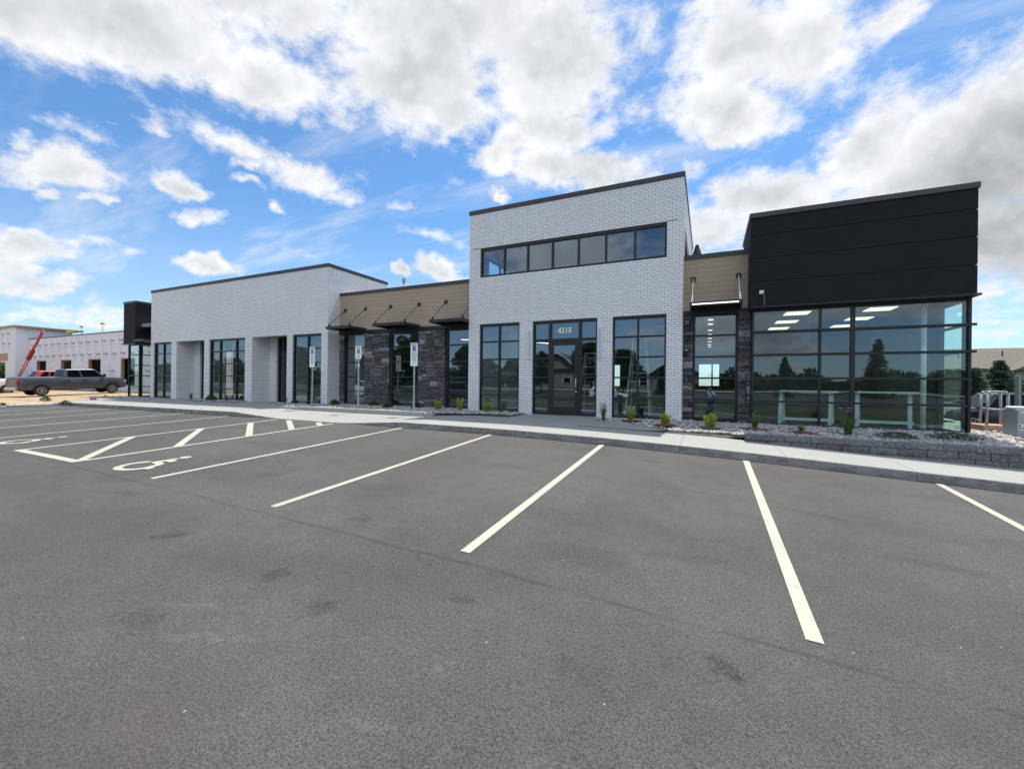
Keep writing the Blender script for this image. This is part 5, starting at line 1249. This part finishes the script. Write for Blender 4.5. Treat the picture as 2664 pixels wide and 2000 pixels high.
# red telescopic boom
t = thing('telescopic_boom', (-73.6, 19.4, .4), 'red telescopic lift boom leaning against the wrapped building', 'lift boom')
a = Vector((-72.3, 19.8, 2.0)); b = Vector((-66.6, 20.0, 7.15)); d = b-a
mb = MB()
for s_ in (-.20, .20):
    off = Vector((.25, 0, -.25)).normalized()*s_
    mb.bar(a+off, a+d*.45+off, .08)
for i in range(9): p = a+d*(.05*i); mb.bar(p+Vector((.22, 0, -.22)), p-Vector((.22, 0, -.22))+d*.0, .06)
build('lower_rails', mb, 'red', t)
mb = MB(); mb.bar(a+d*.40, a+d*.62, .34, .30); build('middle_section', mb, 'red', t)
mb = MB()
for s_ in (-.14, .14):
    off = Vector((.25, 0, -.25)).normalized()*s_; mb.bar(a+d*.55+off, b+off, .09)
for i in range(12): p = a+d*(.56+.037*i); mb.bar(p+Vector((.14, 0, -.14)), p-Vector((.14, 0, -.14)), .05)
build('upper_rails', mb, 'red', t)
mb = MB(); mb.box(-75.2, -72.3, 18.6, 20.2, .75, 1.75); mb.cyl((-74.6, 18.4, .85), (-74.6, 20.4, .85), .45, n=18); mb.cyl((-72.9, 18.4, .85), (-72.9, 20.4, .85), .45, n=18); build('chassis', mb, 'underbody', t)

# ------------------------------------------------------------------ right background
AB = thing('apartment_building', (75, 104, .3), 'long tan apartment house with a brown shingle hip roof beyond the spruces', 'building')
ax0, ax1, ay0, ay1 = 30., 120., 96., 112.; ez = 5.4; rz_ = 9.3
mb = MB(); mb.box(ax0, ax1, ay0, ay1, .2, ez); build('wall', mb, 'tan_siding', AB)
mb = MB(); e = .7; mb.add([(ax0-e, ay0-e, ez-.05), (ax1+e, ay0-e, ez-.05), (ax1+e, ay1+e, ez-.05), (ax0-e, ay1+e, ez-.05), (ax0+7, 104, rz_), (ax1-7, 104, rz_)], [(0, 1, 5, 4), (1, 2, 5), (2, 3, 4, 5), (3, 0, 4), (0, 3, 2, 1)]); rf = build('roof', mb, 'shingle', AB)
for x in (44, 60, 76):
    mb = MB(); mb.box(x, x+7, 93.5, 96, .2, 5.2); build('wall', mb, 'tan_siding', AB)
    mb = MB(); mb.add([(x-.5, 93, 5.0), (x+7.5, 93, 5.0), (x+3.5, 93, 7.2), (x-.5, 101, 5.0), (x+7.5, 101, 5.0), (x+3.5, 101, 7.2)], [(0, 1, 2), (0, 2, 5, 3), (1, 4, 5, 2)]); build('gable_roof', mb, 'shingle', AB)
    for z in (1.4, 3.7):
        for xx in (x+1.2, x+4.4): mb = MB(); mb.box(xx, xx+1.4, 93.44, 93.52, z, z+1.3); wn = build('window', mb, 'white_paint', AB); mb = MB(); mb.box(xx+.1, xx+1.3, 93.40, 93.43, z+.1, z+1.2); build('pane', mb, 'car_glass', wn)
for i in range(9):
    xx = 40+i*5.6; mb = MB(); mb.cyl((xx, 100.5, 7.2), (xx, 100.5, 8.6), .10, n=8); build('roof_pipe', mb, 'dark_metal', AB)
mb = MB(); mb.box(62.5, 64, 101.4, 102.6, 7.8, 9.3); build('chimney', mb, 'tan_siding', AB)

# cart with metal hoops on a tan base
t = thing('panel_cart', (6.68, 15.0, .74), 'metal hoop frame cart on a tan base beside the glass corner', 'cart')
mb = MB(); mb.box(6.36, 6.95, 14.75, 15.5, .78, .95); build('base', mb, 'timber', t, bevel=.015)
for yy, n_ in ((14.85, 'hoop'), (15.42, 'hoop')):
    mb = MB(); dx_ = 0 if yy < 15 else .12; mb.tube([(6.46+dx_, yy, .95), (6.49+dx_, yy, 1.74), (6.53+dx_, yy, 1.80), (6.80+dx_, yy, 1.80), (6.85+dx_, yy, 1.74), (6.86+dx_, yy, .93)], .028, 10); build(n_, mb, 'galv', t, smooth=True)
for q_ in ([(6.48, 14.85, 1.36), (6.86, 14.85, 1.33)], [(6.60, 15.42, 1.36), (6.97, 15.42, 1.33)], [(6.83, 14.85, 1.79), (6.95, 15.42, 1.79)]):
    mb = MB(); mb.tube(q_, .022); build('rail', mb, 'galv', t, smooth=True)
for xx in (6.42, 6.90):
    for yy in (14.82, 15.42): mb = MB(); mb.cyl((xx-.02, yy, .79), (xx+.02, yy, .79), .05, n=12); build('wheel', mb, 'tyre', t)
# grey cabinet
t = thing('utility_cabinet', (6.75, 13.5, .74), 'grey metal cabinet with stickers and a blue panel at the right picture edge', 'cabinet')
mb = MB(); mb.box(6.22, 6.80, 13.15, 13.7, .70, 1.42); build('body', mb, 'galv', t, bevel=.02)
mb = MB(); mb.prism(ring_pts(6.51, 13.43, .33, 0, 360, 24)[:-1], 1.422, 1.475, 'z'); build('lid', mb, 'white_paint', t, bevel=.015)
def sticker(x0, x1, z0, z1, m_, nm='sticker'):
    mb = MB(); mb.box(x0, x1, 13.143, 13.149, z0, z1); return build(nm, mb, m_, t)
s1 = sticker(6.225, 6.325, 1.03, 1.09, 'sign_white'); mb = MB(); mb.cyl((6.25, 13.142, 1.06), (6.25, 13.14, 1.06), .02, n=14); add_text(mb, 'NOTICE', .02, 6.295, 13.1425, 1.06, .0004); build('print', mb, 'black_metal', s1)
sticker(6.26, 6.34, 1.345, 1.375, 'sign_white'); sticker(6.24, 6.32, .96, .975, 'sign_white')
b1 = sticker(6.43, 6.79, .93, 1.38, 'sign_blue', 'blue_panel'); mb = MB(); mb.box(6.42, 6.795, 13.134, 13.1425, 1.03, 1.12); wb = build('white_band', mb, 'sign_white', b1)
mb = MB(); mb.prism([(6.52+.04*math.cos(a*.524), 1.075+.025*math.sin(a*.524)) for a in range(12)], 13.130, 13.1335); build('emblem', mb, 'sign_blue', wb)
mb = MB(); mb.prism([(6.50+.05*math.cos(a*.524), 1.28+.03*math.sin(a*.524)) for a in range(12)], 13.138, 13.1425); build('red_oval', mb, 'sign_red', b1)
# picket gate
t = thing('picket_gate', (10.2, 20, .4), 'black metal picket gate panel with a grey post at the right picture edge', 'gate')
mb = MB(); mb.box(9.42, 9.50, 19.9, 20.1, .35, 2.34); build('post', mb, 'concrete_grey', t, bevel=.01)
mb = MB()
for i in range(18): x = 9.54+i*.09; mb.box(x, x+.025, 19.99, 20.015, .55, 2.22)
for z in (.6, 1.5, 2.12): mb.box(9.50, 11.7, 19.985, 20.02, z, z+.04)
build('pickets', mb, 'black_metal', t)
for i, x in enumerate((13.2, 16.0)):
    tag(build('low_hedge', small_shrub('h', 1.1, .9, 900, .16, .07, None, 40+i), 'leaf_green', fixn=False), ['low green hedge clump before the large spruce', 'low green hedge clump before the small spruce'][i], 'hedge', 'hedge clumps by the drive').location = (x+6, 41.5, .0)

# ------------------------------------------------------------------ across the street, behind the camera (mirrored in the glass)
H = thing('gabled_house', (-34, -62, 1.4), 'two storey tan house with gable roofs and white trim, mirrored in the door glass', 'house')
def house(x0, x1, y0, y1, z0, ze, zr, par):
    mb = MB(); mb.box(x0, x1, y0, y1, z0, ze); build('wall', mb, 'tan_siding', par)
    xm = (x0+x1)/2; e = .5; mb = MB(); mb.add([(x0-e, y1+e, ze-.1), (x1+e, y1+e, ze-.1), (xm, y1+e, zr), (x0-e, y0-e, ze-.1), (x1+e, y0-e, ze-.1), (xm, y0-e, zr)], [(0, 2, 5, 3), (1, 4, 5, 2), (0, 3, 4, 1)]); build('roof', mb, 'shingle', par)
    mb = MB(); mb.add([(x0, y1+.02, ze-.1), (x1, y1+.02, ze-.1), (xm, y1+.02, zr-.25)], [(0, 1, 2)]); build('gable', mb, 'tan_siding', par)
    mb = MB(); mb.bar((x0-e, y1+e+.05, ze-.1), (xm, y1+e+.05, zr), .1, .22); mb.bar((x1+e, y1+e+.05, ze-.1), (xm, y1+e+.05, zr), .1, .22); build('trim', mb, 'white_paint', par)
    n_ = max(1, int((x1-x0)/3))
    for k in range(n_):
        for z in (z0+.9, z0+3.0):
            if z+1.3 > ze: continue
            xx = x0+(x1-x0)*(k+.5)/n_; mb = MB(); mb.box(xx-.75, xx+.75, y1, y1+.08, z, z+1.35); wn = build('window', mb, 'white_paint', par); mb = MB(); mb.box(xx-.62, xx+.62, y1+.085, y1+.10, z+.1, z+1.25); build('pane', mb, 'car_glass', wn)
house(-31.5, -23.5, -64, -53, 1.2, 5.4, 8.2, H); house(-23.5, -15.5, -66, -56, 1.2, 5.0, 7.4, H)
H2 = thing('gabled_house', (-6, -62, 1.4), 'low brown roofed house with double gables, mirrored in the window with the ladder', 'house')
house(-9.5, -1.5, -62, -54, 1.2, 4.4, 7.0, H2); house(-16, -9.6, -64, -56, 1.2, 4.2, 6.2, H2)
RT = [('round', -31.4, -30, .60), ('round', -26.8, -30, .56), ('round', -36, -31, .78), ('round2', -46, -30, .92), ('round2', -22.3, -30, .56), ('round', -14.6, -30, .76), ('round', -10.3, -29, .64), ('round2', -72, -38, .66), ('round', -78, -33, .95), ('round', -95, -40, .7), ('round2', -104, -42, .62), ('round', -112, -41, .74), ('round2', -122, -42, .66), ('round', -132, -44, .8), ('round', -57, -36, .75), ('round2', -64, -38, .6), ('round', -86, -40, .6)]
RL = ['left tree mirrored in the window left of the entrance', 'right tree mirrored in the window left of the entrance', 'dark tree mirrored in the window between stone pier and tower', 'tall tree mirrored in the window between the two stone piers', 'tree mirrored in the left sidelight of the entrance', 'tree mirrored in the right sidelight of the entrance', 'tree mirrored behind the ladder, right of the entrance', 'lower tree mirrored in the window behind the leftmost sign', 'taller tree mirrored in the window behind the leftmost sign', 'right one of three trees mirrored in the wide brick block window', 'middle one of three trees mirrored in the wide brick block window', 'left one of three trees mirrored in the wide brick block window', 'right tree mirrored in the leftmost brick block window', 'left tree mirrored in the leftmost brick block window', 'tree mirrored in the window behind the red lettered sign', 'small tree mirrored beside the white pickup', 'tree mirrored at the right edge of the wide brick block window']
for (k, x, y, s_), l in zip(RT, RL): tree(k, x, y, terr(x, y)-.1, s_, l, group='trees across the street')
SL = ['smaller dark spruce mirrored in the left panes of the corner glass', 'larger dark spruce mirrored in the right pane of the corner glass', 'narrow spruce mirrored in the ladder window', 'spruce mirrored at the far right edge of the corner glass']
for i, (x, y, s_) in enumerate(((8.5, -32.4, .58), (17.2, -32.4, .74), (-5.6, -33, .45), (28, -40, .5))): tree('spruce_tall', x, y, terr(x, y)-.1, s_, SL[i], group='spruces across the street')
# low belt of shrubs and small trees along the far side of the street
pts, dirs, vals = [], [], []; rg_ = random.Random(70)
for i in range(26000):
    x = rg_.choice([rg_.uniform(-6, 95), rg_.uniform(-170, -40)]); y = rg_.uniform(-52, -46); h = 2.1+.9*math.sin(x*.6)+.6*math.sin(x*1.7+2)+.3*math.sin(x*4.1)
    pts.append((x, y, 1.0+rg_.random()**.7*max(.8, h))); dirs.append((rg_.uniform(-1, 1), rg_.uniform(-1, 1), rg_.uniform(-.4, 1))); vals.append(rg_.uniform(.0, .9))
tag(build('shrub_belt', leaf_quads(pts, dirs, .75, .5, rg_, vals), 'leaf_dark', fixn=False), 'continuous dark belt of shrubs mirrored low in the windows', 'shrubbery', kind='stuff')
# far tree line as one mass
pts, dirs, vals = [], [], []; rg_ = random.Random(77)
for i in range(34000):
    a = rg_.uniform(-1.0, math.pi+1.0); rad = rg_.uniform(150, 175); h = 4.2+1.2*math.sin(a*23)+.9*math.sin(a*51+1)
    pts.append((rad*math.cos(-a), rad*math.sin(-a), 1+rg_.random()**.8*h)); dirs.append((rg_.uniform(-1, 1), rg_.uniform(-1, 1), rg_.uniform(-.5, 1))); vals.append(rg_.uniform(.1, .9))
tag(build('far_woods', leaf_quads(pts, dirs, 1.7, 1.3, rg_, vals), 'leaf_dark', fixn=False), 'distant dark tree line mirrored in the corner glass', 'woods', kind='stuff')
t = thing('street_lamp', (-1.6, -22, -.1), 'tall thin street lamp mirrored in the narrow window', 'street lamp')
mb = MB(); mb.cyl((-1.6, -22, -.2), (-1.6, -22, 8.6), .10, .06, 10); mb.cyl((-1.6, -22, 8.55), (-2.7, -22, 9.0), .05, .04, 8); build('pole', mb, 'dark_metal', t, smooth=True)
mb = MB(); mb.box(-3.3, -2.6, -22.15, -21.85, 8.9, 9.05); build('lamp_head', mb, 'dark_metal', t, bevel=.03)

# ------------------------------------------------------------------ the photographer, mirrored in the narrow window
def skin(name, verts, edges, rad, mat, parent=None, sub=2):
    me = bpy.data.meshes.new(name); me.from_pydata(verts, edges, []); me.update(); o = bpy.data.objects.new(name, me); COL.objects.link(o)
    o.modifiers.new('skin', 'SKIN'); 
    for i, r_ in enumerate(rad): me.skin_vertices[0].data[i].radius = (r_, r_) if not isinstance(r_, tuple) else r_
    me.skin_vertices[0].data[0].use_root = True
    s_ = o.modifiers.new('sub', 'SUBSURF'); s_.levels = sub; s_.render_levels = sub
    dg = bpy.context.evaluated_depsgraph_get(); m2 = bpy.data.meshes.new_from_object(o.evaluated_get(dg)); bpy.data.objects.remove(o)
    m2.name = name; m2.polygons.foreach_set('use_smooth', [True]*len(m2.polygons)); m2.materials.clear(); m2.materials.append(M[mat]); fix_uv(m2) if not m2.uv_layers else None
    q = bpy.data.objects.new(name, m2); COL.objects.link(q)
    if parent is not None: q.parent = parent
    return q
pt = thing('person', (0, 0, 0), 'person in pale blue shirt and jeans holding up a phone, mirrored in narrow window', 'person', rz=YAW)
# local frame: camera looks along +y; the phone lens is at (0,0,CAMH); everything stays behind the lens
hy = -.36
vs = [(0, hy-.06, .98), (0, hy-.06, 1.18), (0, hy-.05, 1.38), (0, hy-.04, 1.50), (0, hy-.02, 1.60), (0, hy+.0, 1.70), (0, hy-.005, 1.79),
      (-.19, hy-.05, 1.45), (-.27, hy+.03, 1.24), (-.14, hy+.22, 1.50), (-.095, hy+.29, 1.66),
      (.19, hy-.05, 1.45), (.27, hy+.03, 1.24), (.14, hy+.22, 1.50), (.095, hy+.29, 1.66),
      (-.10, hy-.06, .92), (-.12, hy-.04, .50), (-.13, hy-.09, .09), (-.14, hy+.07, .035),
      (.10, hy-.06, .92), (.12, hy-.02, .50), (.13, hy-.07, .09), (.15, hy+.09, .035)]
es = [(0, 1), (1, 2), (2, 3), (3, 4), (4, 5), (5, 6), (2, 7), (7, 8), (8, 9), (9, 10), (2, 11), (11, 12), (12, 13), (13, 14), (0, 15), (15, 16), (16, 17), (17, 18), (0, 19), (19, 20), (20, 21), (21, 22)]
rd = [(.15, .11), (.14, .105), (.16, .115), .06, .055, (.085, .10), (.07, .085), .06, .045, .036, .027, .06, .045, .036, .027, .085, .06, .042, .03, .085, .06, .042, .03]
body = skin('body', vs, es, rd, 'skin', pt)
for s_ in (-1, 1):
    hv = [(s_*.095, hy+.29, 1.66), (s_*.085, hy+.315, 1.72)]; he = [(0, 1)]; hr = [.025, .030]
    for k, (dx_, L_) in enumerate(((.0, .075), (.012, .085), (.022, .078), (.030, .062))):
        n0 = len(hv); hv += [(s_*(.085-dx_*.3), hy+.318-.004*k, 1.745+.020*(1.5-k)), (s_*(.075-.02), hy+.322, 1.76+.021*(1.5-k)), (s_*(.075-.02-L_*.35), hy+.318, 1.765+.021*(1.5-k))]; he += [(1, n0), (n0, n0+1), (n0+1, n0+2)]; hr += [.010, .009, .008]
    n0 = len(hv); hv += [(s_*.07, hy+.295, 1.735), (s_*.05, hy+.29, 1.775)]; he += [(1, n0), (n0, n0+1)]; hr += [.011, .010]
    skin('hand', hv, he, hr, 'skin', body, 1)
skin('shirt', [vs[i] for i in (0, 1, 2, 3, 7, 8, 9, 11, 12, 13)], [(0, 1), (1, 2), (2, 3), (2, 4), (4, 5), (5, 6), (2, 7), (7, 8), (8, 9)], [(.17, .13), (.165, .125), (.18, .13), .068, .075, .062, .05, .075, .062, .05], 'shirt', body)
skin('jeans', [(0, hy-.06, 1.0)]+[vs[i] for i in (15, 16, 17, 19, 20, 21)], [(0, 1), (1, 2), (2, 3), (0, 4), (4, 5), (5, 6)], [(.165, .12), .10, .078, .062, .10, .078, .062], 'jeans', body)
skin('hair', [(0, hy-.04, 1.74), (0, hy-.03, 1.83)], [(0, 1)], [(.085, .095), (.07, .08)], 'hair', body)
for s_ in (-1, 1): mb = MB(); mb.box(s_*.14-.05, s_*.14+.05, hy-.16, hy+.14, 0.0, .09); build('shoe', mb, 'black_metal', body, bevel=.03, local=True)
mb = MB(); mb.add([(x, hy+.09, z) for x, z in ((-.02, 1.655), (.02, 1.655), (.024, 1.665), (-.024, 1.665))], [(0, 1, 2, 3)]); 
mb.v = []; mb.f = []; mb.c = []
mb.cyl((0, hy+.10, 1.70), (0, hy+.125, 1.69), .014, .010, 8); build('nose', mb, 'skin', body, local=True, smooth=True)
for s_ in (-1, 1): mb = MB(); mb.cyl((s_*.032, hy+.088, 1.735), (s_*.032, hy+.098, 1.735), .010, n=8); build('eye', mb, 'black_metal', body, local=True)
ph = thing('phone', (0, 0, 0), 'black phone held up in both hands by the person', 'phone', rz=YAW)
mb = MB(); mb.box(-.08, .08, -.030, -.022, CAMH-.075, CAMH+.006); build('case', mb, 'black_metal', ph, bevel=.003, local=True)
